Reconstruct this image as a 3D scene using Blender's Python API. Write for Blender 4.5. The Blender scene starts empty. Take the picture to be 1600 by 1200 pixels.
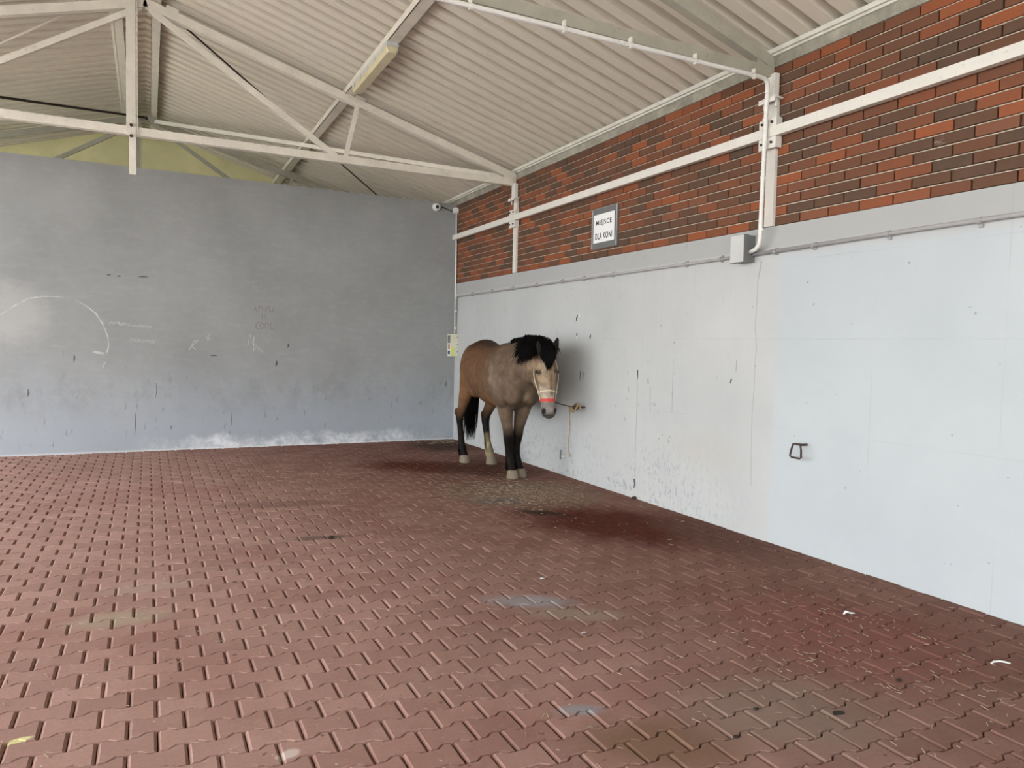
import bpy, bmesh, math, random
from mathutils import Vector, Matrix, noise

# ------------------------------------------------------------------ camera, sky, exposure
scene = bpy.context.scene
COL = scene.collection
cam_data = bpy.data.cameras.new('camera')
cam_data.sensor_fit = 'HORIZONTAL'
cam_data.sensor_width = 36.0
cam_data.lens = 36.0 * 1136.0 / 1600.0
cam_data.clip_start = 0.05
cam_data.clip_end = 300
camera = bpy.data.objects.new('camera', cam_data)
COL.objects.link(camera)
ROT = Matrix([[0.8945, 0.00314, -0.447057], [-0.446536, 0.055031, -0.893072], [0.021798, 0.99848, 0.050627]])
camera.matrix_world = Matrix.Translation((0, 0, 1.5)) @ ROT.to_4x4()
scene.camera = camera

world = bpy.data.worlds.new('overcast_sky')
scene.world = world
world.use_nodes = True
_bg = world.node_tree.nodes['Background']
_bg.inputs['Color'].default_value = (0.925, 0.965, 1.0, 1)
_bg.inputs['Strength'].default_value = 2.6

vs = scene.view_settings
vs.view_transform = 'Standard'
vs.look = 'None'
vs.gamma = 1.0
vs.use_curve_mapping = False
vs.exposure = 1.38

RND = random.Random(7)
WX = 4.39          # inner face of the right wall
WY = 10.85         # inner face of the back wall
RIDGE_X = -0.02
ROOF_Z = 5.20      # underside of the sheet at the ridge
SLOPE = 0.303
EAVE_L = -4.7
ROOF_Y0, ROOF_Y1 = -16.0, 14.4

# ------------------------------------------------------------------ node helpers
def new_mat(name):
    m = bpy.data.materials.new(name)
    m.use_nodes = True
    nt = m.node_tree
    return m, nt, nt.nodes['Principled BSDF']

def nd(nt, typ, ins=None, **props):
    n = nt.nodes.new(typ)
    for k, v in props.items():
        setattr(n, k, v)
    if ins:
        for k, v in ins.items():
            if isinstance(v, bpy.types.NodeSocket):
                nt.links.new(v, n.inputs[k])
            else:
                n.inputs[k].default_value = v
    return n

def rgba(c):
    return (c[0], c[1], c[2], 1.0)

def srgb(r, g, b):
    def f(v):
        v /= 255.0
        return v / 12.92 if v <= 0.04045 else ((v + 0.055) / 1.055) ** 2.4
    return (f(r), f(g), f(b))

def pos(nt):
    return nd(nt, 'ShaderNodeNewGeometry').outputs['Position']

def noise_tex(nt, vec, scale, detail=4, rough=0.6, stretch=None):
    if stretch:
        mp = nd(nt, 'ShaderNodeMapping', {'Vector': vec, 'Scale': stretch})
        vec = mp.outputs['Vector']
    return nd(nt, 'ShaderNodeTexNoise', {'Vector': vec, 'Scale': scale, 'Detail': detail, 'Roughness': rough}).outputs['Fac']

def remap(nt, val, a, b, c=0.0, d=1.0):
    return nd(nt, 'ShaderNodeMapRange', {'Value': val, 'From Min': a, 'From Max': b, 'To Min': c, 'To Max': d}).outputs['Result']

def mix(nt, fac, a, b, mode='MIX'):
    n = nd(nt, 'ShaderNodeMix', data_type='RGBA', blend_type=mode)
    for sock, v in ((n.inputs[0], fac), (n.inputs[6], a), (n.inputs[7], b)):
        if isinstance(v, bpy.types.NodeSocket):
            nt.links.new(v, sock)
        else:
            sock.default_value = rgba(v) if isinstance(v, (tuple, list)) else v
    return n.outputs[2]

def math_n(nt, op, a, b=None, clamp=False):
    n = nd(nt, 'ShaderNodeMath', operation=op)
    n.use_clamp = clamp
    for i, v in enumerate((a, b)):
        if v is None:
            continue
        if isinstance(v, bpy.types.NodeSocket):
            nt.links.new(v, n.inputs[i])
        else:
            n.inputs[i].default_value = v
    return n.outputs[0]

def ellipse_mask(nt, p, centre, radii, angle=0.0, soft=(0.65, 1.1), wob=0.35, nscale=2.5):
    """soft blob of stain on a surface, in world metres"""
    mp = nd(nt, 'ShaderNodeMapping', {'Vector': p, 'Location': centre, 'Rotation': (0, 0, angle) if len(centre) == 3 else (0, 0, 0), 'Scale': radii}, vector_type='TEXTURE')
    ln = nd(nt, 'ShaderNodeVectorMath', {0: mp.outputs['Vector']}, operation='LENGTH').outputs['Value']
    nz = noise_tex(nt, p, nscale, 5, 0.65)
    d = math_n(nt, 'ADD', ln, math_n(nt, 'MULTIPLY', math_n(nt, 'SUBTRACT', nz, 0.5), wob * 2))
    return remap(nt, d, soft[0], soft[1], 1.0, 0.0)

def plain(name, col, rough=0.6, metal=0.0, var=0.12, nscale=9.0, bump=0.0, dirt=None, spec=0.4):
    m, nt, b = new_mat(name)
    p = pos(nt)
    n1 = noise_tex(nt, p, nscale, 5, 0.65)
    c = mix(nt, remap(nt, n1, 0.3, 0.7), tuple(v * (1 - var) for v in col), tuple(min(1, v * (1 + var)) for v in col))
    if dirt:
        n2 = noise_tex(nt, p, 38.0, 3, 0.7)
        n3 = noise_tex(nt, p, 3.0, 3, 0.6)
        k = math_n(nt, 'MULTIPLY', remap(nt, n2, 0.60, 0.72), remap(nt, n3, 0.42, 0.62))
        c = mix(nt, math_n(nt, 'MULTIPLY', k, 0.6), c, dirt)
    nt.links.new(c, b.inputs['Base Color'])
    b.inputs['Roughness'].default_value = rough
    b.inputs['Metallic'].default_value = metal
    b.inputs['Specular IOR Level'].default_value = spec
    if bump:
        bn = nd(nt, 'ShaderNodeBump', {'Height': n1, 'Strength': bump, 'Distance': 0.004})
        nt.links.new(bn.outputs[0], b.inputs['Normal'])
    return m

# ------------------------------------------------------------------ materials
def mat_back_wall():
    m, nt, b = new_mat('grey_painted_concrete')
    p = pos(nt)
    sx = nd(nt, 'ShaderNodeSeparateXYZ', {0: p})
    base = mix(nt, remap(nt, noise_tex(nt, p, 0.9, 6, 0.65), 0.3, 0.72), (0.245, 0.25, 0.246), (0.335, 0.34, 0.335))
    fine = noise_tex(nt, p, 14, 5, 0.7)
    base = mix(nt, remap(nt, fine, 0.35, 0.75, 0.0, 0.22), base, (0.28, 0.28, 0.275))
    streak = noise_tex(nt, p, 3.0, 4, 0.7, (6.0, 1.0, 0.5))
    base = mix(nt, remap(nt, streak, 0.52, 0.75, 0.0, 0.22), base, (0.30, 0.30, 0.29))
    smear = ellipse_mask(nt, p, (-1.55, 10.85, 1.80), (0.55, 1, 0.42), 0, (0.4, 1.1), 0.7, 3.0)
    base = mix(nt, math_n(nt, 'MULTIPLY', smear, 0.5), base, (0.46, 0.45, 0.43))
    brush = noise_tex(nt, p, 5.0, 6, 0.75, (1.0, 1.0, 3.0))
    base = mix(nt, remap(nt, brush, 0.5, 0.78, 0.0, 0.30), base, (0.43, 0.43, 0.42))
    # bluish sky light painted into the lower part, rubbed dirty band at 0.6-0.9 m
    sky_tint = remap(nt, math_n(nt, 'ADD', sx.outputs[2], math_n(nt, 'MULTIPLY', noise_tex(nt, p, 1.6, 4, 0.6), 0.9)), 0.75, 1.7, 1.0, 0.0)
    base = mix(nt, math_n(nt, 'MULTIPLY', sky_tint, 0.65), base, (0.34, 0.38, 0.43))
    zz = math_n(nt, 'ABSOLUTE', math_n(nt, 'SUBTRACT', sx.outputs[2], 0.78))
    band = math_n(nt, 'MULTIPLY', remap(nt, zz, 0.0, 0.38, 1.0, 0.0), remap(nt, noise_tex(nt, p, 4.0, 6, 0.75, (1.0, 1.0, 0.6)), 0.47, 0.66))
    base = mix(nt, math_n(nt, 'MULTIPLY', band, 0.5), base, (0.20, 0.20, 0.195))
    sc = math_n(nt, 'MULTIPLY', remap(nt, noise_tex(nt, p, 16, 3, 0.6, (1.6, 1, 0.35)), 0.66, 0.71), remap(nt, sx.outputs[2], 0.2, 1.6, 1.0, 0.15))
    base = mix(nt, math_n(nt, 'MULTIPLY', sc, 0.7), base, (0.16, 0.16, 0.16))
    # salt bloom at the foot
    hgt = math_n(nt, 'ADD', sx.outputs[2], math_n(nt, 'MULTIPLY', math_n(nt, 'SUBTRACT', noise_tex(nt, p, 3.2, 6, 0.7), 0.5), 0.55))
    xr = math_n(nt, 'MULTIPLY', remap(nt, sx.outputs[0], -0.2, 0.9), remap(nt, sx.outputs[0], 3.3, 4.3, 1.0, 0.0))
    salt = math_n(nt, 'MULTIPLY', math_n(nt, 'MULTIPLY', remap(nt, hgt, 0.06, 0.20, 1.0, 0.0), xr), remap(nt, noise_tex(nt, p, 5.5, 6, 0.75), 0.36, 0.60))
    base = mix(nt, math_n(nt, 'MULTIPLY', salt, 0.85), base, (0.74, 0.76, 0.78))
    thin = remap(nt, sx.outputs[2], 0.0, 0.03, 0.5, 0.0)
    base = mix(nt, thin, base, (0.8, 0.8, 0.78))
    nt.links.new(base, b.inputs['Base Color'])
    b.inputs['Roughness'].default_value = 0.75
    bn = nd(nt, 'ShaderNodeBump', {'Height': fine, 'Strength': 0.15, 'Distance': 0.004})
    nt.links.new(bn.outputs[0], b.inputs['Normal'])
    return m

def mat_right_wall():
    m, nt, b = new_mat('pale_painted_concrete')
    p = pos(nt)
    sx = nd(nt, 'ShaderNodeSeparateXYZ', {0: p})
    y, z = sx.outputs[1], sx.outputs[2]
    warm = mix(nt, remap(nt, noise_tex(nt, p, 0.8, 5, 0.6), 0.3, 0.7), (0.445, 0.455, 0.447), (0.525, 0.53, 0.517))
    blue = mix(nt, remap(nt, noise_tex(nt, p, 1.2, 5, 0.6), 0.3, 0.7), (0.465, 0.50, 0.513), (0.51, 0.545, 0.555))
    edge = math_n(nt, 'ADD', y, math_n(nt, 'MULTIPLY', noise_tex(nt, p, 5.0), 0.05))
    k = math_n(nt, 'MULTIPLY', remap(nt, edge, 4.17, 4.23, 1.0, 0.0), remap(nt, z, 2.22, 2.28, 1.0, 0.0))
    base = mix(nt, k, warm, blue)
    # rubbed, stained area by the tether
    streak = noise_tex(nt, p, 3.0, 5, 0.7, (1.0, 5.0, 0.55))
    far = remap(nt, y, 4.2, 5.6, 0.0, 1.0)
    base = mix(nt, math_n(nt, 'MULTIPLY', remap(nt, streak, 0.5, 0.8, 0.0, 0.22), far), base, (0.40, 0.40, 0.39))
    spk = math_n(nt, 'MULTIPLY', remap(nt, noise_tex(nt, p, 30, 4, 0.65, (1, 1, 0.6)), 0.52, 0.62), remap(nt, noise_tex(nt, p, 1.3, 3, 0.6), 0.42, 0.55))
    spk = math_n(nt, 'MULTIPLY', spk, math_n(nt, 'MULTIPLY', far, remap(nt, z, 0.2, 0.75, 1.0, 0.0)))
    base = mix(nt, math_n(nt, 'MULTIPLY', spk, 0.7), base, (0.28, 0.29, 0.32))
    sc = remap(nt, noise_tex(nt, p, 15, 3, 0.6, (1, 1.5, 0.45)), 0.68, 0.73)
    base = mix(nt, math_n(nt, 'MULTIPLY', math_n(nt, 'MULTIPLY', sc, far), 0.6), base, (0.2, 0.2, 0.2))
    # air holes of the cast concrete
    vo = nd(nt, 'ShaderNodeTexVoronoi', {'Vector': p, 'Scale': 7.0, 'Randomness': 1.0}).outputs['Distance']
    pick = remap(nt, noise_tex(nt, p, 2.3, 2, 0.5), 0.47, 0.53)
    hole = math_n(nt, 'MULTIPLY', remap(nt, vo, 0.05, 0.075, 1.0, 0.0), pick)
    base = mix(nt, math_n(nt, 'MULTIPLY', hole, 0.75), base, (0.2, 0.2, 0.2))
    tan = ellipse_mask(nt, p, (4.39, 4.95, 0.62), (1, 0.55, 0.22), 0, (0.3, 1.1), 0.6, 5.0)
    base = mix(nt, math_n(nt, 'MULTIPLY', tan, 0.25), base, (0.50, 0.44, 0.36))
    # faint shutter-board lines
    for zz, yy0 in ((1.62, 4.2), (2.22, 4.2), (0.93, 4.2)):
        ln = remap(nt, math_n(nt, 'ABSOLUTE', math_n(nt, 'SUBTRACT', math_n(nt, 'ADD', z, math_n(nt, 'MULTIPLY', noise_tex(nt, p, 4.0), 0.02)), zz)), 0.0, 0.006, 1.0, 0.0)
        ln = math_n(nt, 'MULTIPLY', ln, remap(nt, noise_tex(nt, p, 1.5), 0.45, 0.65, 0.0, 0.40))
        base = mix(nt, ln, base, (0.34, 0.35, 0.35))
    for yy in (3.32, 2.47, 5.15, 5.9):
        ln = remap(nt, math_n(nt, 'ABSOLUTE', math_n(nt, 'SUBTRACT', y, yy)), 0.0, 0.006, 1.0, 0.0)
        ln = math_n(nt, 'MULTIPLY', ln, remap(nt, noise_tex(nt, p, 1.1), 0.48, 0.62, 0.0, 0.4))
        base = mix(nt, ln, base, (0.36, 0.37, 0.37))
    # unpainted band at the top
    top = remap(nt, z, 2.30, 2.33, 0.0, 0.55)
    base = mix(nt, top, base, (0.335, 0.33, 0.315))
    nt.links.new(base, b.inputs['Base Color'])
    b.inputs['Roughness'].default_value = 0.7
    bn = nd(nt, 'ShaderNodeBump', {'Height': noise_tex(nt, p, 20, 5, 0.7), 'Strength': 0.12, 'Distance': 0.004})
    nt.links.new(bn.outputs[0], b.inputs['Normal'])
    return m

def mat_paver():
    m, nt, b = new_mat('red_concrete_paver')
    p = pos(nt)
    geo = nd(nt, 'ShaderNodeNewGeometry')
    oi = nd(nt, 'ShaderNodeObjectInfo')
    r = math_n(nt, 'FRACT', math_n(nt, 'ADD', math_n(nt, 'MULTIPLY', geo.outputs['Random Per Island'], 7.13), oi.outputs['Random']))
    c = mix(nt, r, (0.332, 0.200, 0.166), (0.425, 0.262, 0.220))
    big = noise_tex(nt, p, 0.7, 5, 0.6)
    c = mix(nt, remap(nt, big, 0.42, 0.7, 0.0, 0.45), c, (0.31, 0.198, 0.157))
    red = noise_tex(nt, nd(nt, 'ShaderNodeMapping', {'Vector': p, 'Location': (5, 9, 0)}).outputs[0], 1.1, 4, 0.6)
    c = mix(nt, remap(nt, red, 0.5, 0.7, 0.0, 0.5), c, (0.27, 0.125, 0.102))
    fine = noise_tex(nt, p, 55, 6, 0.75)
    c = mix(nt, remap(nt, fine, 0.3, 0.75, 0.0, 0.4), c, (0.18, 0.098, 0.08))
    mid = noise_tex(nt, p, 7, 6, 0.7)
    c = mix(nt, remap(nt, mid, 0.55, 0.8, 0.0, 0.45), c, (0.47, 0.35, 0.30))
    # scuffs and droppings
    spot = remap(nt, noise_tex(nt, p, 18, 2, 0.5), 0.70, 0.74)
    c = mix(nt, math_n(nt, 'MULTIPLY', spot, 0.55), c, (0.06, 0.04, 0.035))
    fleck = remap(nt, noise_tex(nt, p, 42, 2, 0.5), 0.72, 0.75)
    c = mix(nt, math_n(nt, 'MULTIPLY', fleck, 0.6), c, (0.6, 0.5, 0.42))
    rough = 0.62
    # light falloff painted in towards the right wall, along with trodden dirt
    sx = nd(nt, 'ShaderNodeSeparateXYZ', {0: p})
    dirt_falloff = math_n(nt, 'ADD', math_n(nt, 'ADD', sx.outputs[0], math_n(nt, 'MULTIPLY', sx.outputs[1], 0.12)), math_n(nt, 'MULTIPLY', math_n(nt, 'SUBTRACT', noise_tex(nt, p, 1.3, 5, 0.7), 0.5), 2.2))
    c = mix(nt, remap(nt, dirt_falloff, 1.2, 3.9, 0.0, 0.75), c, mix(nt, 1.0, c, (0.44, 0.36, 0.33), 'MULTIPLY'))
    # stains with their own outline: (centre, radii, angle, colour, strength)
    for cx, cy, rx, ry, ang, colr, st in (
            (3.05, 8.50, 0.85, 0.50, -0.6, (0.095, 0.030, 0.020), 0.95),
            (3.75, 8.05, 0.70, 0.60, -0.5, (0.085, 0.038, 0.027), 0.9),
            (3.62, 5.10, 1.05, 0.70, -0.95, (0.085, 0.027, 0.018), 1.0),
            (3.20, 5.72, 0.28, 0.10, -0.8, (0.03, 0.02, 0.018), 0.8),
            (4.15, 4.45, 0.40, 0.85, 0.0, (0.12, 0.065, 0.05), 0.75),
            (3.95, 10.2, 0.60, 0.75, 0.0, (0.06, 0.038, 0.030), 0.9),
            (3.45, 6.60, 0.85, 0.75, -0.5, (0.21, 0.155, 0.115), 0.8),
            (3.05, 6.30, 0.28, 0.18, -0.3, (0.13, 0.12, 0.11), 0.6),
            (2.02, 3.72, 0.30, 0.12, -0.5, (0.30, 0.31, 0.33), 0.6),
            (2.15, 3.45, 0.35, 0.10, -0.5, (0.30, 0.24, 0.19), 0.6),
            (1.60, 2.50, 0.11, 0.05, -0.4, (0.27, 0.28, 0.30), 0.75),
            (1.75, 2.15, 0.35, 0.22, -0.4, (0.17, 0.10, 0.06), 0.7),
            (2.35, 2.15, 0.5, 0.35, -0.4, (0.24, 0.18, 0.15), 0.6),
            (3.3, 2.6, 0.6, 0.7, 0.0, (0.22, 0.085, 0.07), 0.55),
            (0.00, 4.85, 0.3, 0.10, 0.0, (0.36, 0.27, 0.22), 0.6),
            (-0.15, 4.35, 0.3, 0.13, 0.0, (0.36, 0.30, 0.22), 0.6),
            (1.20, 5.60, 0.25, 0.06, -0.1, (0.12, 0.085, 0.07), 0.75),
            (1.15, 6.9, 0.6, 0.15, -0.2, (0.17, 0.10, 0.08), 0.6)):
        k = ellipse_mask(nt, p, (cx, cy, 0), (rx, ry, 1), ang, (0.5, 1.15), 0.45, 3.5)
        c = mix(nt, math_n(nt, 'MULTIPLY', k, st), c, colr)
    # chalk ring and yellow paint splash
    for cx, cy, rx, ry, colr in ((-0.435, 3.159, 0.05, 0.02, (0.75, 0.75, 0.35)), (0.45, 2.66, 0.05, 0.035, (0.6, 0.52, 0.47))):
        k = ellipse_mask(nt, p, (cx, cy, 0), (rx, ry, 1), 0.2, (0.7, 1.0), 0.4, 12)
        c = mix(nt, math_n(nt, 'MULTIPLY', k, 0.7), c, colr)
    nt.links.new(c, b.inputs['Base Color'])
    nt.links.new(remap(nt, mid, 0.3, 0.7, 0.72, 0.9), b.inputs['Roughness'])
    b.inputs['Specular IOR Level'].default_value = 0.04
    bn = nd(nt, 'ShaderNodeBump', {'Height': fine, 'Strength': 0.22, 'Distance': 0.003})
    nt.links.new(bn.outputs[0], b.inputs['Normal'])
    return m

def mat_brick():
    m, nt, b = new_mat('clinker_brick')
    p = pos(nt)
    geo = nd(nt, 'ShaderNodeNewGeometry')
    oi = nd(nt, 'ShaderNodeObjectInfo')
    r = math_n(nt, 'FRACT', math_n(nt, 'ADD', math_n(nt, 'MULTIPLY', geo.outputs['Random Per Island'], 5.37), oi.outputs['Random']))
    ramp = nd(nt, 'ShaderNodeValToRGB', {0: r})
    cr = ramp.color_ramp
    cr.interpolation = 'LINEAR'
    stops = [(0.0, (0.092, 0.062, 0.044)), (0.18, (0.115, 0.064, 0.041)), (0.36, (0.145, 0.066, 0.038)),
             (0.56, (0.190, 0.075, 0.041)), (0.74, (0.245, 0.080, 0.038)), (0.90, (0.33, 0.098, 0.039)), (1.0, (0.175, 0.088, 0.057))]
    cr.elements[0].position, cr.elements[0].color = stops[0][0], rgba(stops[0][1])
    cr.elements[1].position, cr.elements[1].color = stops[-1][0], rgba(stops[-1][1])
    for s, c in stops[1:-1]:
        e = cr.elements.new(s)
        e.color = rgba(c)
    n1 = noise_tex(nt, p, 9, 5, 0.65)
    c = mix(nt, remap(nt, n1, 0.4, 0.75, 0.0, 0.4), ramp.outputs[0], (0.16, 0.09, 0.06))
    fine = noise_tex(nt, p, 60, 4, 0.7)
    c = mix(nt, remap(nt, fine, 0.35, 0.75, 0.0, 0.3), c, (0.13, 0.075, 0.055))
    sm = remap(nt, noise_tex(nt, p, 6, 4, 0.7, (1, 0.7, 1.6)), 0.70, 0.76, 0.0, 0.35)
    c = mix(nt, sm, c, (0.5, 0.42, 0.36))
    nt.links.new(c, b.inputs['Base Color'])
    b.inputs['Roughness'].default_value = 0.8
    b.inputs['Specular IOR Level'].default_value = 0.12
    bn = nd(nt, 'ShaderNodeBump', {'Height': fine, 'Strength': 0.2, 'Distance': 0.003})
    nt.links.new(bn.outputs[0], b.inputs['Normal'])
    return m

def mat_roof():
    m, nt, b = new_mat('beige_profiled_sheet')
    p = pos(nt)
    n1 = noise_tex(nt, p, 0.8, 5, 0.6)
    c = mix(nt, remap(nt, n1, 0.3, 0.7), (0.69, 0.625, 0.525), (0.75, 0.69, 0.585))
    n2 = noise_tex(nt, p, 1.6, 5, 0.65)
    c = mix(nt, remap(nt, n2, 0.55, 0.75, 0.0, 0.3), c, (0.70, 0.61, 0.42))
    n3 = noise_tex(nt, p, 2.6, 6, 0.7)
    c = mix(nt, remap(nt, n3, 0.58, 0.85, 0.0, 0.35), c, (0.42, 0.35, 0.285))
    nt.links.new(c, b.inputs['Base Color'])
    b.inputs['Roughness'].default_value = 0.55
    return m

M = {}
M['back'] = mat_back_wall()
M['right'] = mat_right_wall()
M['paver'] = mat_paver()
M['brick'] = mat_brick()
M['roof'] = mat_roof()
M['mortar'] = plain('pale_mortar', (0.25, 0.19, 0.14), 0.9, var=0.5, nscale=30, bump=0.4)
M['bed'] = plain('light_bed_mortar', (0.52, 0.45, 0.36), 0.9, var=0.45, nscale=45, bump=0.4)
M['bedding'] = plain('dark_joint_sand', (0.075, 0.05, 0.042), 0.95, var=0.5, nscale=25)
M['asphalt'] = plain('grey_yard_surface', (0.60, 0.585, 0.55), 0.9, var=0.15, nscale=1.5)
M['lintel'] = plain('stained_concrete_band', (0.33, 0.31, 0.25), 0.85, var=0.3, nscale=6, bump=0.2, dirt=(0.7, 0.68, 0.6))
M['steel'] = plain('beige_painted_steel', (0.74, 0.69, 0.59), 0.5, var=0.10, nscale=5, dirt=(0.15, 0.12, 0.09))
M['steel_grey'] = plain('darker_steel', (0.40, 0.375, 0.30), 0.5, var=0.12, nscale=5, dirt=(0.15, 0.12, 0.09))  # darker tone of the truss steel
M['white_steel'] = plain('white_painted_steel', (0.74, 0.71, 0.64), 0.45, var=0.06, nscale=6, dirt=(0.25, 0.2, 0.16))
M['dark_rod'] = plain('rusty_dark_rod', (0.035, 0.025, 0.02), 0.7, var=0.3)
M['yellow'] = plain('pale_yellow_plaster', (0.82, 0.76, 0.43), 0.85, var=0.10, nscale=2)
M['trim'] = plain('pale_eave_trim', (0.66, 0.64, 0.57), 0.6, var=0.12, nscale=8, dirt=(0.2, 0.18, 0.15))
M['pvc_grey'] = plain('grey_plastic_conduit', (0.36, 0.345, 0.34), 0.5, var=0.08)
M['pvc_white'] = plain('white_plastic_conduit', (0.80, 0.78, 0.73), 0.4, var=0.05, dirt=(0.3, 0.25, 0.2))
M['box_grey'] = plain('light_grey_plastic', (0.55, 0.55, 0.53), 0.5, var=0.06)
M['box_dark'] = plain('dark_grey_plastic', (0.16, 0.16, 0.155), 0.5, var=0.1)
M['cream'] = plain('cream_plastic', (0.68, 0.66, 0.52), 0.45, var=0.07)
M['lampcover'] = plain('yellowed_lamp_cover', (0.66, 0.59, 0.38), 0.25, var=0.08, nscale=4)
M['paper'] = plain('white_paper', (0.86, 0.86, 0.85), 0.7, var=0.02)
M['signback'] = plain('grey_sign_backing', (0.15, 0.155, 0.155), 0.45, var=0.1)
M['black'] = plain('black_print', (0.012, 0.012, 0.013), 0.6, var=0.1)
M['blackgloss'] = plain('glossy_black', (0.008, 0.007, 0.006), 0.12, var=0.1)
M['whiteplastic'] = plain('white_plastic', (0.82, 0.82, 0.80), 0.3, var=0.03)
M['rope'] = plain('hemp_rope', (0.36, 0.26, 0.15), 0.9, var=0.3, nscale=60)
M['rope_dark'] = plain('dark_rope', (0.06, 0.045, 0.035), 0.9, var=0.3, nscale=60)
M['iron'] = plain('rusty_iron', (0.07, 0.045, 0.04), 0.65, metal=0.4, var=0.35, nscale=40)
M['chalk'] = plain('white_chalk', (0.47, 0.47, 0.46), 0.9, var=0.3, nscale=14)
M['pencil'] = plain('reddish_marker', (0.21, 0.16, 0.16), 0.9, var=0.1)
M['scuff'] = plain('dark_scuff', (0.10, 0.10, 0.10), 0.9, var=0.3, nscale=20)
M['softscuff'] = plain('grey_smear', (0.36, 0.37, 0.37), 0.9, var=0.1, nscale=12)
M['straw'] = plain('dry_straw', (0.34, 0.26, 0.18), 0.8, var=0.35, nscale=15)
M['dung'] = plain('dark_dung', (0.035, 0.028, 0.02), 0.9, var=0.4, nscale=30)
M['red'] = plain('red_webbing', (0.55, 0.06, 0.05), 0.7, var=0.15, nscale=50)
M['webbing'] = plain('cream_webbing', (0.62, 0.52, 0.34), 0.75, var=0.15, nscale=50)
M['hoof'] = plain('pale_hoof_horn', (0.19, 0.15, 0.105), 0.7, var=0.2, nscale=25)
M['hair'] = plain('black_horsehair', (0.0035, 0.003, 0.0027), 0.65, var=0.3, spec=0.1)
M['feather'] = plain('cream_leg_hair', (0.50, 0.42, 0.28), 0.7, var=0.3, nscale=30)
M['yellow_sticker'] = plain('yellow_sticker', (0.70, 0.78, 0.10), 0.5, var=0.05)
M['blue_sticker'] = plain('blue_sticker', (0.03, 0.07, 0.22), 0.5, var=0.1)
M['red_sticker'] = plain('red_sticker', (0.40, 0.14, 0.13), 0.5, var=0.3, nscale=120)

def mat_horse():
    m, nt, b = new_mat('dun_roan_coat')
    p = pos(nt)
    at = nd(nt, 'ShaderNodeVertexColor', layer_name='Col').outputs['Color']
    n1 = noise_tex(nt, p, 7, 5, 0.65)
    c = mix(nt, remap(nt, n1, 0.3, 0.75, 0.0, 0.38), at, (0.03, 0.02, 0.014))
    n2 = noise_tex(nt, nd(nt, 'ShaderNodeMapping', {'Vector': p, 'Location': (3, 1, 7)}).outputs[0], 11, 4, 0.65)
    c2 = mix(nt, 1.0, c, (1.5, 1.45, 1.4), 'MULTIPLY')
    c = mix(nt, remap(nt, n2, 0.45, 0.66, 0.0, 0.95), c, c2)
    fur = noise_tex(nt, p, 160, 3, 0.7, (1, 1, 0.35))
    c = mix(nt, remap(nt, fur, 0.35, 0.7, 0.0, 0.25), c, mix(nt, 1.0, c, (0.45, 0.42, 0.4), 'MULTIPLY'))
    nt.links.new(c, b.inputs['Base Color'])
    b.inputs['Roughness'].default_value = 0.6
    b.inputs['Specular IOR Level'].default_value = 0.1
    bn = nd(nt, 'ShaderNodeBump', {'Height': fur, 'Strength': 0.35, 'Distance': 0.004})
    nt.links.new(bn.outputs[0], b.inputs['Normal'])
    return m
M['horse'] = mat_horse()

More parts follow.
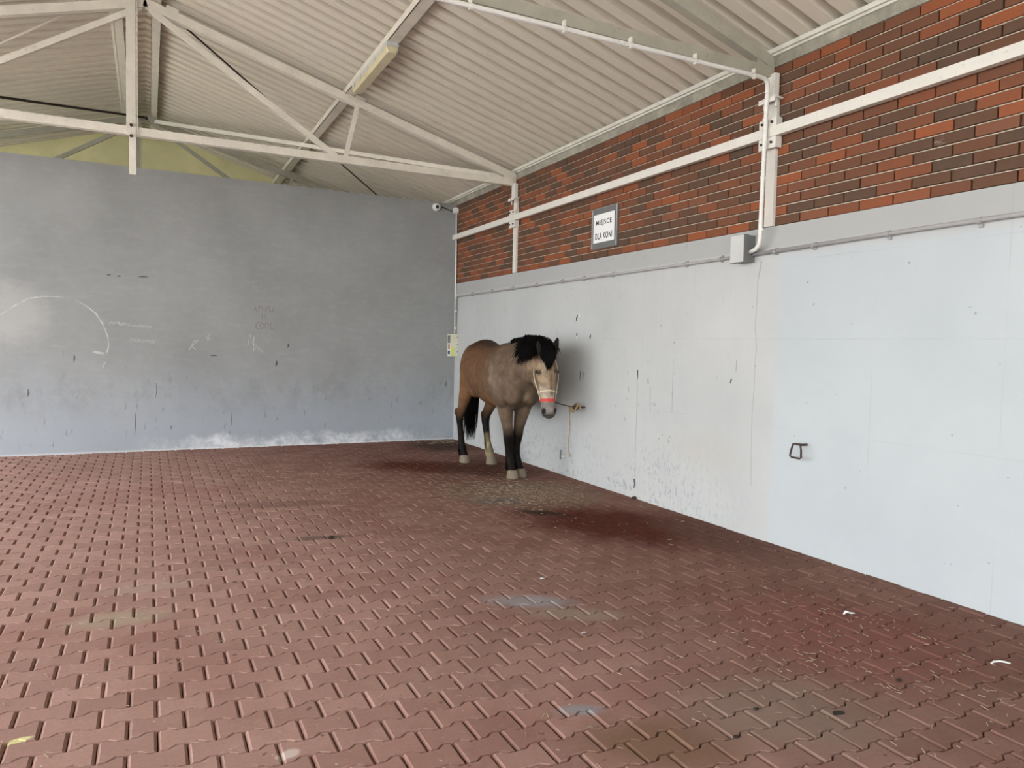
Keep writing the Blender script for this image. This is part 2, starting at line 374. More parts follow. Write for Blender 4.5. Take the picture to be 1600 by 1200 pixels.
# ------------------------------------------------------------------ mesh helpers
class MB:
    """collects closed pieces into one mesh"""
    def __init__(self):
        self.v, self.f, self.sm = [], [], []

    def add(self, vs, fs, smooth=False):
        o = len(self.v)
        self.v += [tuple(p) for p in vs]
        self.f += [tuple(i + o for i in q) for q in fs]
        self.sm += [smooth] * len(fs)
        return self

    def box(self, a, b):
        x0, y0, z0 = (min(a[i], b[i]) for i in range(3))
        x1, y1, z1 = (max(a[i], b[i]) for i in range(3))
        vs = [(x0, y0, z0), (x1, y0, z0), (x1, y1, z0), (x0, y1, z0), (x0, y0, z1), (x1, y0, z1), (x1, y1, z1), (x0, y1, z1)]
        return self.add(vs, [(3, 2, 1, 0), (4, 5, 6, 7), (0, 1, 5, 4), (1, 2, 6, 5), (2, 3, 7, 6), (3, 0, 4, 7)])

    def bar(self, p0, p1, u, hu, hv, off_u=0.0, off_v=0.0):
        """straight bar from p0 to p1, half sizes along u and along the third axis"""
        p0, p1 = Vector(p0), Vector(p1)
        d = (p1 - p0).normalized()
        u = Vector(u)
        u = (u - d * u.dot(d)).normalized()
        w = d.cross(u)
        c = []
        for p in (p0, p1):
            for su, sw in ((-1, -1), (1, -1), (1, 1), (-1, 1)):
                c.append(p + u * (off_u + su * hu) + w * (off_v + sw * hv))
        return self.add(c, [(3, 2, 1, 0), (4, 5, 6, 7), (0, 1, 5, 4), (1, 2, 6, 5), (2, 3, 7, 6), (3, 0, 4, 7)])

    def rings(self, rings, smooth=True):
        n = len(rings[0])
        vs = [p for r in rings for p in r]
        fs = []
        for k in range(len(rings) - 1):
            for i in range(n):
                j = (i + 1) % n
                fs.append((k * n + i, k * n + j, (k + 1) * n + j, (k + 1) * n + i))
        fs.append(tuple(range(n - 1, -1, -1)))
        fs.append(tuple((len(rings) - 1) * n + i for i in range(n)))
        return self.add(vs, fs, smooth)

    def tube(self, path, r, n=8, smooth=True, flat=None):
        path = [Vector(p) for p in path]
        rad = r if isinstance(r, (list, tuple)) else [r] * len(path)
        rs = []
        prev = None
        for i, p in enumerate(path):
            a = path[max(0, i - 1)]
            b = path[min(len(path) - 1, i + 1)]
            d = (b - a).normalized()
            if prev is None:
                u = d.orthogonal().normalized()
            else:
                u = prev - d * prev.dot(d)
                u = u.normalized() if u.length > 1e-6 else d.orthogonal().normalized()
            prev = u
            w = d.cross(u)
            rs.append([p + (u * math.cos(t) + w * math.sin(t)) * rad[i] for t in [2 * math.pi * k / n for k in range(n)]])
        return self.rings(rs, smooth)

    def ribbon(self, path, width, normal, thick):
        """flat strip with thickness lying on a wall"""
        path = [Vector(p) for p in path]
        nrm = Vector(normal)
        rs = []
        ws = width if isinstance(width, (list, tuple)) else [width] * len(path)
        for i, p in enumerate(path):
            a = path[max(0, i - 1)]
            b = path[min(len(path) - 1, i + 1)]
            d = (b - a).normalized()
            s = d.cross(nrm).normalized() * ws[i] * 0.5
            rs.append([p + s, p + s + nrm * thick, p - s + nrm * thick, p - s])
        return self.rings(rs, False)

    def ellipsoid(self, c, r, nu=16, nv=10):
        rs = []
        for k in range(1, nv):
            a = math.pi * k / nv
            rs.append([(c[0] + r[0] * math.sin(a) * math.cos(t), c[1] + r[1] * math.sin(a) * math.sin(t), c[2] - r[2] * math.cos(a))
                       for t in [2 * math.pi * i / nu for i in range(nu)]])
        return self.rings(rs, True)

    def build(self, name, mat, parent=None, origin=(0, 0, 0)):
        me = bpy.data.meshes.new(name)
        o = Vector(origin)
        me.from_pydata([Vector(p) - o for p in self.v], [], self.f)
        me.polygons.foreach_set('use_smooth', self.sm)
        me.materials.append(M[mat] if isinstance(mat, str) else mat)
        me.update()
        ob = bpy.data.objects.new(name, me)
        COL.objects.link(ob)
        if parent is not None:
            ob.parent = parent
        else:
            ob.location = o
        return ob

def tag(o, label=None, cat=None, group=None, kind=None):
    if label:
        o['label'] = label
    if cat:
        o['category'] = cat
    if group:
        o['group'] = group
    if kind:
        o['kind'] = kind
    return o

def thing(name, loc, label, cat, group=None):
    o = bpy.data.objects.new(name, None)
    o.empty_display_size = 0.1
    COL.objects.link(o)
    o.location = loc
    return tag(o, label, cat, group)

def px(o, l):
    return Vector(o) + Vector(l)

# ------------------------------------------------------------------ ground and floor
mb = MB()
mb.box((-45, -45, -0.4), (45, 45, -0.10))
tag(mb.build('ground', 'asphalt'), kind='structure')

mb = MB()
mb.box((-4.9, -1.4, -0.098), (WX, 14.4, -0.022))
floor = tag(mb.build('floor', 'bedding'), kind='structure')

PL, PW = 0.2000, 0.1342          # paver length, row pitch
AMP = 0.0112
GAP = 0.0020
def paver_outline(inset):
    e = GAP + inset * 0.42
    h = PW / 2
    xs = PL / 2 - GAP - inset
    a, b_ = 0.036, 0.064         # narrow middle out to a, wide from b_
    top = [(-xs, h + AMP - e), (-b_, h + AMP - e), (-a, h - AMP - e), (a, h - AMP - e), (b_, h + AMP - e), (xs, h + AMP - e)]
    return top + [(-x, -y) for x, y in top]
def paver_geo(cx, cy, z, tilt):
    rs = []
    for inset, dz in ((0.0, -0.03), (0.0, -0.0100), (0.0105, 0.0)):
        rs.append([(cx + x, cy + y, z + dz + (tilt[0] * x + tilt[1] * y)) for x, y in paver_outline(inset)])
    vs = [p for r in rs for p in reversed(r)]
    n = 12
    fs = []
    for k in range(2):
        for i in range(n):
            j = (i + 1) % n
            fs.append((k * n + i, k * n + j, (k + 1) * n + j, (k + 1) * n + i))
    fs.append(tuple(2 * n + i for i in range(n)))
    return vs, fs
PROT = []
for k in range(6):
    me = bpy.data.meshes.new('paver')
    tl = ((k % 3 - 1) * 0.010, (k % 2 - 0.5) * 0.012)
    vs_, fs_ = paver_geo(0, 0, 0, tl)
    me.from_pydata(vs_, [], fs_)
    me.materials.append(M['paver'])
    PROT.append(me)
cells = []
row0, x_off = 2.950, 0.026
for i in range(-32, 60):
    cy = row0 + i * PW
    if cy < -1.3 or cy > WY + 0.05:
        continue
    off = x_off + (0.1 if i % 2 == 0 else 0.0)
    j0 = int((-4.8 - off) / PL)
    for j in range(j0, 24):
        cx = off + j * PL
        if cx - 0.095 > WX or cx < -4.8:
            continue
        cells.append((cx, cy))
def seen(cx, cy):
    d = ROT.transposed() @ Vector((cx, cy, -1.5))
    if d.z > -0.3:
        return None
    u = 800 + 1136 * d.x / -d.z
    w = 600 - 1136 * d.y / -d.z
    if -40 < u < 1640 and w < 1230:
        return -d.z
    return None
order = sorted([(seen(*c), c) for c in cells if seen(*c) is not None])
near = [c for _, c in order[:300]]
nearset = set(near)
for c in near:
    o = bpy.data.objects.new('paver', RND.choice(PROT))
    COL.objects.link(o)
    o.parent = floor
    o.location = (c[0], c[1], RND.uniform(-0.0015, 0.0015))
mb = MB()
for c in cells:
    if c in nearset:
        continue
    vs_, fs_ = paver_geo(c[0], c[1], RND.uniform(-0.0018, 0.0018), (RND.uniform(-0.012, 0.012), RND.uniform(-0.012, 0.012)))
    mb.add(vs_, fs_)
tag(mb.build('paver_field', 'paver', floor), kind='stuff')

# ------------------------------------------------------------------ walls
mb = MB()
mb.box((-4.9, WY, -0.098), (WX, WY + 0.22, 3.742))
wall_back = tag(mb.build('wall_back', 'back'), kind='structure')
mb = MB()
mb.box((WX, -16.0, -0.098), (WX + 0.34, 14.4, 2.49))
wall_right = tag(mb.build('wall_right', 'right'), kind='structure')
# mortar backing of the brickwork
mb = MB()
mb.box((WX + 0.026, -16.0, 2.49), (WX + 0.34, 14.4, 3.90))
mb.build('mortar_bed', 'mortar', wall_right)
mb = MB()
mb.box((WX - 0.006, -16.0, 3.727), (WX + 0.012, 14.4, 3.812))
trim_1 = tag(mb.build('trim_1', 'lintel'), kind='structure')
mb = MB()
mb.box((WX - 0.028, -16.0, 3.806), (WX + 0.012, 14.4, 3.824))
mb.box((WX - 0.05, -16.0, 3.824), (WX + 0.012, 14.4, 3.858))
tag(mb.build('trim_2', 'trim'), kind='structure')

BL, BH = 0.2565, 0.0775
for r in range(17):
    z = 2.49 + BH * r
    mb = MB()
    mb.box((WX + 0.010, -1.2, z - 0.0055), (WX + 0.03, WY - 0.002, z + 0.0012))
    mb.build('bed_joint', 'bed', wall_right)
def brick_geo(l, h, d=0.055, bev=0.0025):
    hl, hh = l / 2, h / 2
    rs = []
    for x, e in ((d, 0.0), (bev, 0.0), (0.0, bev)):
        rs.append([(x, -hl + e, -hh + e), (x, hl - e, -hh + e), (x, hl - e, hh - e), (x, -hl + e, hh - e)])
    vs = [p for r in rs for p in r]
    fs = []
    for k in range(2):
        for i in range(4):
            j = (i + 1) % 4
            fs.append((k * 4 + i, (k + 1) * 4 + i, (k + 1) * 4 + j, k * 4 + j))
    fs.append((11, 10, 9, 8))
    return vs, fs
BPROT = []
for k in range(5):
    me = bpy.data.meshes.new('brick')
    vs_, fs_ = brick_geo(BL - 0.009 - 0.001 * (k % 3), BH - 0.010 - 0.001 * (k % 2))
    me.from_pydata(vs_, [], fs_)
    me.materials.append(M['brick'])
    BPROT.append(me)
bricks = []
for r in range(16):
    z = 2.49 + BH * (r + 0.5)
    off = (3.74 if r % 2 == 0 else 3.868) + BL / 2
    for j in range(-22, 46):
        y = off + j * BL
        if y < -1.2 or y > 14.2:
            continue
        if y > WY - 0.1 and y < WY + 0.35:
            continue
        bricks.append((y, z))
def brick_px(y, z):
    d = ROT.transposed() @ Vector((WX, y, z - 1.5))
    if d.z > -0.3:
        return None
    u = 800 + 1136 * d.x / -d.z
    w = 600 - 1136 * d.y / -d.z
    return -d.z if (-20 < u < 1640 and -15 < w) and y < WY else None
order = sorted([(brick_px(*c), c) for c in bricks if brick_px(*c) is not None])
nearb = [c for _, c in order[:300]]
nearset = set(nearb)
for y, z in nearb:
    o = bpy.data.objects.new('brick', RND.choice(BPROT))
    COL.objects.link(o)
    o.parent = wall_right
    o.location = (WX + 0.004 + RND.uniform(-0.0012, 0.0012), y + RND.uniform(-0.001, 0.001), z + RND.uniform(-0.001, 0.001))
mb = MB()
for y, z in bricks:
    if (y, z) in nearset:
        continue
    vs_, fs_ = brick_geo(BL - 0.010, BH - 0.010)
    dx = WX + 0.004 + RND.uniform(-0.0012, 0.0012)
    mb.add([(v[0] + dx, v[1] + y, v[2] + z) for v in vs_], fs_)
# cut bricks that close the courses at the corner
for r in range(16):
    z = 2.49 + BH * (r + 0.5)
    last = max([y for y, zz in bricks if abs(zz - z) < 0.01 and y < WY])
    a, b_ = last + BL / 2, WY - 0.003
    if b_ - a > 0.03:
        vs_, fs_ = brick_geo(b_ - a - 0.008, BH - 0.010)
        mb.add([(v[0] + WX + 0.004, v[1] + (a + b_) / 2, v[2] + z) for v in vs_], fs_)
tag(mb.build('brickwork', 'brick', wall_right), kind='stuff')

# yellow gable far behind the partition
mb = MB()
gz = lambda x: ROOF_Z - SLOPE * abs(x - RIDGE_X) - 0.005
pts = [(-4.9, -0.1), (WX, -0.1), (WX, gz(WX)), (RIDGE_X, gz(RIDGE_X)), (-4.9, gz(-4.9))]
n = len(pts)
vs_ = [(x, 14.40, z) for x, z in pts] + [(x, 14.62, z) for x, z in pts]
fs_ = [tuple(range(n)), tuple(range(2 * n - 1, n - 1, -1))] + [(i, i + n, (i + 1) % n + n, (i + 1) % n) for i in range(n)]
mb.add(vs_, fs_)
tag(mb.build('wall_gable', 'yellow'), kind='structure')

# ------------------------------------------------------------------ roof sheet (profiled, ribs run down the slope)
PITCH = 0.1955
def rib_profile():
    """(y offset, height) of one rib: light pan below, narrow groove going up"""
    return [(0.0, 0.0), (0.108, 0.0), (0.116, 0.078), (0.185, 0.078), (0.1945, 0.0)]
mb = MB()
prof = []
y = 4.13 - 104 * PITCH
while y < ROOF_Y1:
    for dy, h in rib_profile():
        if ROOF_Y0 <= y + dy <= ROOF_Y1 + 0.1:
            prof.append((y + dy, h))
    y += PITCH
for x0, x1 in ((RIDGE_X, WX + 0.25), (EAVE_L, RIDGE_X)):
    vs_, fs_ = [], []
    for yy, h in prof:
        for x in (x0, x1):
            z = ROOF_Z - SLOPE * abs(x - RIDGE_X) + h
            vs_.append((x, yy, z))
            vs_.append((x, yy, z + 0.004))
    for i in range(len(prof) - 1):
        a, b_ = i * 4, i * 4 + 4
        fs_.append((a, a + 2, b_ + 2, b_))
        fs_.append((a + 1, b_ + 1, b_ + 3, a + 3))
    mb.add(vs_, fs_)
roof = tag(mb.build('ceiling', 'roof'), kind='structure')
mb = MB()
mb.bar((RIDGE_X - 0.12, ROOF_Y0, ROOF_Z + 0.02), (RIDGE_X - 0.12, ROOF_Y1, ROOF_Z + 0.02), (1, 0, 0.3), 0.16, 0.006)
mb.bar((RIDGE_X + 0.12, ROOF_Y0, ROOF_Z + 0.02), (RIDGE_X + 0.12, ROOF_Y1, ROOF_Z + 0.02), (1, 0, -0.3), 0.16, 0.006)
mb.build('ridge_cap', 'roof', roof)

# ------------------------------------------------------------------ trusses
CH0, CHS = 5.066, 0.290          # top edge of the top chord: z = CH0 - CHS * |x|
def chord_z(x):
    return CH0 + 0.006 - CHS * abs(x - RIDGE_X)
def angle_bar(mb_, p0, p1, up, depth, flange, t=0.007, toward=(0, 1, 0)):
    """L section: a plate in the truss plane hanging below the line p0-p1, and a flange along its lower edge"""
    p0, p1 = Vector(p0), Vector(p1)
    d = (p1 - p0).normalized()
    u = Vector(up)
    u = (u - d * u.dot(d)).normalized()
    n = Vector(toward)
    def piece(u0, u1, n0, n1):
        c = []
        for p in (p0, p1):
            for a, b_ in ((u0, n0), (u1, n0), (u1, n1), (u0, n1)):
                c.append(p + u * a + n * b_)
        mb_.add(c, [(3, 2, 1, 0), (4, 5, 6, 7), (0, 1, 5, 4), (1, 2, 6, 5), (2, 3, 7, 6), (3, 0, 4, 7)])
    piece(-depth, 0, 0, t)
    piece(-depth, -depth + t, t, flange)
def truss(y, label, grey=False):
    mt = 'steel_grey' if grey else 'steel'
    root = thing('roof_truss', (RIDGE_X, y, 3.62), label, 'truss', 'steel trusses under the roof')
    o = root.location
    xr, xl = WX - 0.03, -4.55
    for s, xe in ((1, xr), (-1, xl)):
        m_ = MB()
        angle_bar(m_, (RIDGE_X, y, chord_z(RIDGE_X)), (xe, y, chord_z(xe)), (0, 0, 1), 0.088, 0.075)
        m_.build('top_chord', mt, root, o)
        m_ = MB()
        xb = RIDGE_X + s * 2.03
        angle_bar(m_, (RIDGE_X + s * 0.06, y + 0.012, chord_z(RIDGE_X) - 0.075), (xb, y + 0.012, 3.735), (0, 0, 1), 0.058, 0.05)
        m_.build('brace', mt, root, o)
        m_ = MB()
        m_.bar((RIDGE_X + s * 2.27, y + 0.016, chord_z(2.17) - 0.06), (RIDGE_X + s * 2.12, y + 0.016, 3.70), (1, 0, 0), 0.028, 0.006)
        m_.bar((RIDGE_X + s * 2.29, y + 0.04, chord_z(2.17) - 0.06), (RIDGE_X + s * 2.14, y + 0.04, 3.70), (1, 0, 0), 0.004, 0.025)
        m_.build('strut', mt, root, o)
        for xc in ((2.16, 0.13) if s > 0 else (-2.36, -0.33)):
            m_ = MB()
            m_.bar((xc + 0.05, y + 0.02, chord_z(xc + 0.05) + 0.022), (xc + 0.17, y + 0.02, chord_z(xc + 0.17) + 0.022), (0, 0, 1), 0.022, 0.004)
            m_.build('cleat', mt, root, o)
    m_ = MB()
    angle_bar(m_, (xl, y, 3.725), (xr - 0.02, y, 3.725), (0, 0, 1), 0.085, 0.075)
    m_.build('bottom_chord', mt, root, o)
    kx = -0.155
    m_ = MB()
    m_.box((kx - 0.045, y - 0.022, 3.63), (kx + 0.045, y - 0.002, 5.02))
    m_.box((kx - 0.020, y - 0.020, 3.225), (kx + 0.045, y - 0.003, 3.63))
    m_.box((kx + 0.052, y - 0.022, 3.64), (kx + 0.062, y + 0.05, 5.03))
    m_.build('king_post', mt, root, o)
    for dz in (0.05, -0.06):
        m_ = MB()
        m_.tube([(kx, y - 0.05, 3.68 + dz), (kx, y - 0.005, 3.68 + dz)], 0.016, 6, False)
        m_.build('bolt', 'iron', root, o)
    # gusset on the wall end
    m_ = MB()
    m_.box((xr - 0.16, y + 0.008, 3.66), (xr + 0.015, y + 0.016, 3.79))
    m_.build('gusset', mt, root, o)
    return root
truss(4.28, 'nearest beige steel roof truss, the one carrying the white conduit', True)
truss(8.74, 'middle beige steel roof truss with its whole king post and diagonal braces in view')
truss(13.16, 'farthest steel roof truss, half hidden behind the grey partition wall', True)

def purlin(x, label, w=0.055, lip=0):
    root = thing('purlin', (x, 6.0, chord_z(x)), label, 'beam', 'purlins under the roof sheet')
    o = root.location
    zt = ROOF_Z - SLOPE * abs(x - RIDGE_X) - SLOPE * w - 0.002
    zb = chord_z(x) + 0.002 if abs(x) > 1 else zt - 0.085
    m_ = MB()
    m_.box((x - w, ROOF_Y0 + 0.1, zb), (x + w, ROOF_Y1 - 0.02, zb + 0.008))
    m_.box((x - w, ROOF_Y0 + 0.1, zt - 0.006), (x + w, ROOF_Y1 - 0.02, zt))
    m_.box((x - 0.006, ROOF_Y0 + 0.1, zb + 0.008), (x + 0.006, ROOF_Y1 - 0.02, zt - 0.006))
    m_.build('web', 'steel', root, o)
    for s in (-1, 1):
        m_ = MB()
        m_.box((x + s * w, ROOF_Y0 + 0.1, zb), (x + s * (w - 0.005), ROOF_Y1 - 0.02, zt - 0.008))
        m_.build('flange', 'steel', root, o)
    if lip:
        m_ = MB()
        m_.box((x + lip * w, ROOF_Y0 + 0.1, zb + 0.022), (x + lip * (w + 0.035), ROOF_Y1 - 0.02, zb + 0.03))
        m_.build('lip', 'steel', root, o)
    return root
purlin(2.15, 'beige steel purlin with the lamp under it, halfway down the right roof slope', 0.06)
purlin(0.09, 'beige steel ridge purlin just right of the king posts', 0.05)
purlin(-0.29, 'beige steel ridge purlin just left of the king posts', 0.05, -1)

def roof_z(x, d):
    return chord_z(x) - d
def brace_rod(name, p0, p1, r, mat, label):
    m_ = MB()
    m_.tube([p0, p1], r, 8)
    ob = m_.build(name, mat, None, p0)
    return tag(ob, label, 'brace', 'wind braces under the roof')
brace_rod('wind_brace', (0.19, 8.78, roof_z(0.19, 0.02)), (4.28, 13.10, roof_z(4.28, 0.02)), 0.011, 'dark_rod', 'thin dark wind brace rod crossing the right roof slope above the corner')
brace_rod('wind_brace', (-0.05, 13.12, roof_z(-0.05, 0.055)), (-4.10, 8.78, roof_z(-4.1, 0.055)), 0.017, 'dark_rod', 'dark wind brace bar on the left roof slope above the bottom chord')
brace_rod('wind_brace', (-0.60, 8.77, roof_z(-0.60, 0.045)), (-4.45, 12.75, roof_z(-4.45, 0.02)), 0.013, 'steel', 'thin beige wind brace rod at the upper left corner of the photo')
mb = MB()
angle_bar(mb, (0.10, 13.10, roof_z(0.10, 0.045)), (4.28, 8.80, roof_z(4.28, 0.045)), (0, 0, 1), 0.055, 0.05, toward=(0.707, 0.707, 0))
tag(mb.build('wind_brace', 'steel', None, (0.10, 13.10, 4.9)), 'beige angle-iron wind brace running behind the middle truss down to the brick wall', 'brace', 'wind braces under the roof')

# ------------------------------------------------------------------ lamp under the purlin
ly0, ly1, lx = 7.02, 8.36, 2.135
lz = chord_z(2.15) + 0.002
root = thing('batten_lamp', (lx, (ly0 + ly1) / 2, lz), 'long unlit fluorescent lamp with yellowed cover fixed under the purlin', 'lamp')
o = root.location
mb = MB()
mb.box((lx - 0.06, ly0, lz - 0.045), (lx + 0.06, ly1, lz - 0.001))
mb.build('housing', 'box_grey', root, o)
mb = MB()
rs = []
for yy, k in ((ly0 + 0.004, 0.85), (ly0 + 0.02, 1.0), (ly1 - 0.02, 1.0), (ly1 - 0.004, 0.85)):
    rs.append([(lx + dx * k, yy, lz - 0.046 - dz * k) for dx, dz in ((-0.062, 0), (-0.062, 0.03), (-0.045, 0.062), (0.045, 0.062), (0.062, 0.03), (0.062, 0))])
mb.rings(rs, False)
mb.build('cover', 'lampcover', root, o)
for k in range(5):
    yy = ly0 + 0.12 + k * (ly1 - ly0 - 0.24) / 4
    for s in (-1, 1):
        mb = MB()
        mb.box((lx + s * 0.062, yy - 0.012, lz - 0.065), (lx + s * 0.070, yy + 0.012, lz - 0.035))
        mb.build('clip', 'box_grey', root, o)

# ------------------------------------------------------------------ steel on the brick wall
root = thing('wall_rail', (WX - 0.06, 6.0, 3.17), 'long white square rail running along the whole brick wall', 'rail')
mb = MB()
mb.box((4.315, -1.2, 3.172), (4.365, WY - 0.004, 3.248))
mb.build('rail_tube', 'white_steel', root, root.location)
def wall_post(y, label):
    root = thing('wall_post', (WX, y, 2.5), label, 'post', 'white posts on the brick wall')
    o = root.location
    m_ = MB()
    m_.box((4.366, y - 0.045, 2.492), (WX + 0.003, y + 0.045, 3.46))
    m_.build('lower_post', 'white_steel', root, o)
    m_ = MB()
    m_.box((4.33, y - 0.05, 3.46), (4.375, y + 0.045, 3.66))
    m_.build('upper_post', 'white_steel', root, o)
    m_ = MB()
    m_.box((4.300, y - 0.085, 3.46), (4.385, y + 0.085, 3.472))
    m_.box((4.300, y - 0.085, 3.435), (4.308, y + 0.085, 3.46))
    m_.build('cap_plate', 'white_steel', root, o)
    for z0, z1 in ((3.250, 3.315), (3.085, 3.170)):
        m_ = MB()
        m_.box((4.318, y - 0.09, z0), (4.330, y + 0.085, z1))
        m_.box((4.330, y - 0.09, z0), (4.38, y - 0.082, z1))
        c = m_.build('clamp', 'white_steel', root, o)
        for s in (-0.05, 0.05):
            m_ = MB()
            m_.tube([(4.303, y + s, (z0 + z1) / 2), (4.318, y + s, (z0 + z1) / 2)], 0.010, 6, False)
            m_.build('bolt', 'iron', c, o)
    for s in (-0.06, 0.06):
        m_ = MB()
        m_.tube([(4.34, y + s, 3.40), (4.34, y + s, 3.49)], 0.010, 6, False)
        m_.build('bolt', 'white_steel', root, o)
wall_post(4.28, 'white steel wall post right beside the vertical white conduit')
wall_post(8.74, 'white steel wall post near the back corner, left of the sign')

# ------------------------------------------------------------------ conduits
def clamp_ring(root, o, c, axis, r, mat, name='clamp'):
    m_ = MB()
    a = Vector(axis) * 0.011
    m_.tube([Vector(c) - a, Vector(c) + a], r, 10, False)
    return m_.build(name, mat, root, o)
root = thing('conduit', (4.285, 4.275, 2.30), 'white conduit along the nearest truss and down the brick wall to the grey box', 'pipe')
o = root.location
path = [(-3.0, 4.235, 3.585), (1.5, 4.235, 3.588), (4.17, 4.235, 3.60), (4.235, 4.24, 3.597), (4.27, 4.25, 3.575), (4.285, 4.262, 3.53), (4.287, 4.268, 3.4), (4.287, 4.275, 2.9),
        (4.287, 4.280, 2.52), (4.293, 4.287, 2.40), (4.305, 4.31, 2.345), (4.32, 4.36, 2.318), (4.33, 4.43, 2.305)]
mb = MB()
mb.tube(path, 0.0165, 10)
mb.build('pipe', 'pvc_white', root, o)
for k, x in enumerate((1.78, 2.45, 2.98, 3.55, 4.12)):
    c = clamp_ring(root, o, (x, 4.235, 3.589 + 0.004 * (x > 2.5)), (1, 0, 0), 0.021, 'white_steel')
    mb = MB()
    mb.box((x - 0.006, 4.228, 3.60), (x + 0.006, 4.262, 3.65))
    mb.build('hanger', 'white_steel', c, o)
for z in (2.46, 2.86, 3.30):
    clamp_ring(root, o, (4.287, 4.275, z), (0, 0, 1), 0.0205, 'pvc_white')

root = thing('conduit', (4.366, 6.5, 2.29), 'grey conduit clipped level along the concrete below the bricks', 'pipe')
o = root.location
mb = MB()
mb.tube([(4.366, -1.2, 2.315), (4.366, 3.0, 2.303), (4.366, 4.426, 2.288)], 0.0155, 10)
mb.build('pipe', 'pvc_grey', root, o)
mb = MB()
mb.tube([(4.366, 4.58, 2.288), (4.366, 7.2, 2.285), (4.366, 8.9, 2.282), (4.366, 10.70, 2.280), (4.366, 10.755, 2.272), (4.366, 10.768, 2.23), (4.366, 10.768, 1.688)], 0.0135, 10)
mb.build('pipe', 'pvc_grey', root, o)
for p in ((4.196, 2.304), (3.831, 2.307), (3.227, 2.299), (2.637, 2.317), (4.796, 2.294), (5.250, 2.304), (6.419, 2.300), (6.997, 2.296), (7.476, 2.287), (8.110, 2.284), (8.775, 2.285), (9.445, 2.281), (10.130, 2.291)):
    c = clamp_ring(root, o, (4.366, p[0], 2.302 if p[0] < 3.4 else 2.288 if p[0] < 6 else 2.283), (0, 1, 0), 0.021, 'pvc_grey')
    mb = MB()
    mb.box((4.372, p[0] - 0.012, 2.262), (WX - 0.0005, p[0] + 0.012, 2.318))
    mb.build('clip_foot', 'pvc_grey', c, o)
for z in (1.78, 2.05):
    clamp_ring(root, o, (4.366, 10.768, z), (0, 0, 1), 0.02, 'white_steel')

root = thing('junction_box', (4.33, 4.50, 2.22), 'square grey junction box where the white conduit meets the wall conduit', 'box')
o = root.location
mb = MB()
mb.box((4.315, 4.432, 2.228), (WX, 4.574, 2.440))
mb.build('box_body', 'box_dark', root, o)
mb = MB()
mb.box((4.266, 4.427, 2.223), (4.315, 4.579, 2.445))
lid = mb.build('lid', 'box_dark', root, o)
mb = MB()
mb.box((4.262, 4.430, 2.226), (4.266, 4.576, 2.442))
mb.build('cover_plate', 'box_grey', lid, o)

root = thing('cable_trunking', (4.37, 10.81, 2.3), 'thin white cable trunking running up the corner beside the bricks', 'trunking')
mb = MB()
mb.tube([(4.374, 10.825, 1.69), (4.374, 10.825, 2.42), (4.370, 10.812, 2.50), (4.370, 10.812, 3.12), (4.370, 10.82, 3.16), (4.370, 10.82, 3.60)], 0.013, 8)
mb.build('trunk', 'pvc_white', root, root.location)

root = thing('meter_box', (4.325, 10.78, 1.33), 'small cream meter box with coloured stickers in the corner behind the horse', 'box')
o = root.location
bx0, bx1, by0, by1, bz0, bz1 = 4.262, WX - 0.001, 10.712, WY - 0.001, 1.335, 1.686
mb = MB()
mb.box((bx0, by0, bz0), (bx1, by1, bz1))
body = mb.build('box_body', 'cream', root, o)
def sticker(name, face, a0, a1, z0, z1, mat):
    m_ = MB()
    if face == 'front':
        m_.box((bx0 - 0.002, a0, z0), (bx0, a1, z1))
    else:
        m_.box((a0, by0 - 0.002, z0), (a1, by0, z1))
    return m_.build(name, mat, body, o)
sticker('label_plate', 'front', by0 + 0.012, by1 - 0.02, 1.545, 1.665, 'box_dark')
sticker('sticker', 'front', by0 + 0.006, by1 - 0.03, 1.345, 1.535, 'paper')
mb = MB(); mb.box((bx0 - 0.003, by0 + 0.02, 1.45), (bx0 - 0.002, by1 - 0.045, 1.525)); mb.build('sticker', 'red_sticker', body, o)
mb = MB(); mb.box((bx0 - 0.003, by0 + 0.012, 1.365), (bx0 - 0.002, by1 - 0.035, 1.425)); mb.build('sticker', 'blue_sticker', body, o)
sticker('sticker', 'side', bx0 + 0.008, bx0 + 0.052, 1.345, 1.49, 'yellow_sticker')
for z in (1.40, 1.51, 1.63):
    mb = MB()
    mb.box((bx1 - 0.018, by0 - 0.006, z), (bx1 - 0.004, by0, z + 0.016))
    mb.build('latch', 'box_dark', root, o)

# camera dome and its box
cx, cz = (4.031, 3.659)
root = thing('security_camera', (cx, WY, cz), 'white dome security camera on the grey wall near the roof', 'camera')
o = root.location
mb = MB()
mb.tube([(cx, WY, cz), (cx, WY - 0.035, cz)], [0.062, 0.058], 20, True)
mb.build('base', 'whiteplastic', root, o)
mb = MB()
mb.ellipsoid((cx, WY - 0.055, cz), (0.056, 0.052, 0.056), 20, 12)
mb.build('dome', 'whiteplastic', root, o)
mb = MB()
mb.ellipsoid((cx - 0.010, WY - 0.090, cz - 0.006), (0.028, 0.024, 0.030), 16, 10)
mb.build('lens', 'blackgloss', root, o)
root = thing('junction_box', (4.33, 10.80, 3.60), 'tiny white cable box in the corner beside the security camera', 'box')
o2 = root.location
mb = MB()
mb.box((4.315, 10.775, 3.595), (WX - 0.004, WY - 0.002, 3.675))
mb.build('box_body', 'whiteplastic', root, o2)
for z in (3.612, 3.655):
    mb = MB()
    mb.tube([(4.315, 10.80, z), (4.296, 10.80, z)], 0.012, 8)
    mb.build('cable_gland', 'whiteplastic', root, o2)
mb = MB()
mb.tube([(cx + 0.05, WY - 0.03, cz + 0.015), (cx + 0.12, WY - 0.02, cz + 0.005), (cx + 0.19, WY - 0.03, cz - 0.02), (4.30, 10.80, 3.612)], 0.006, 6)
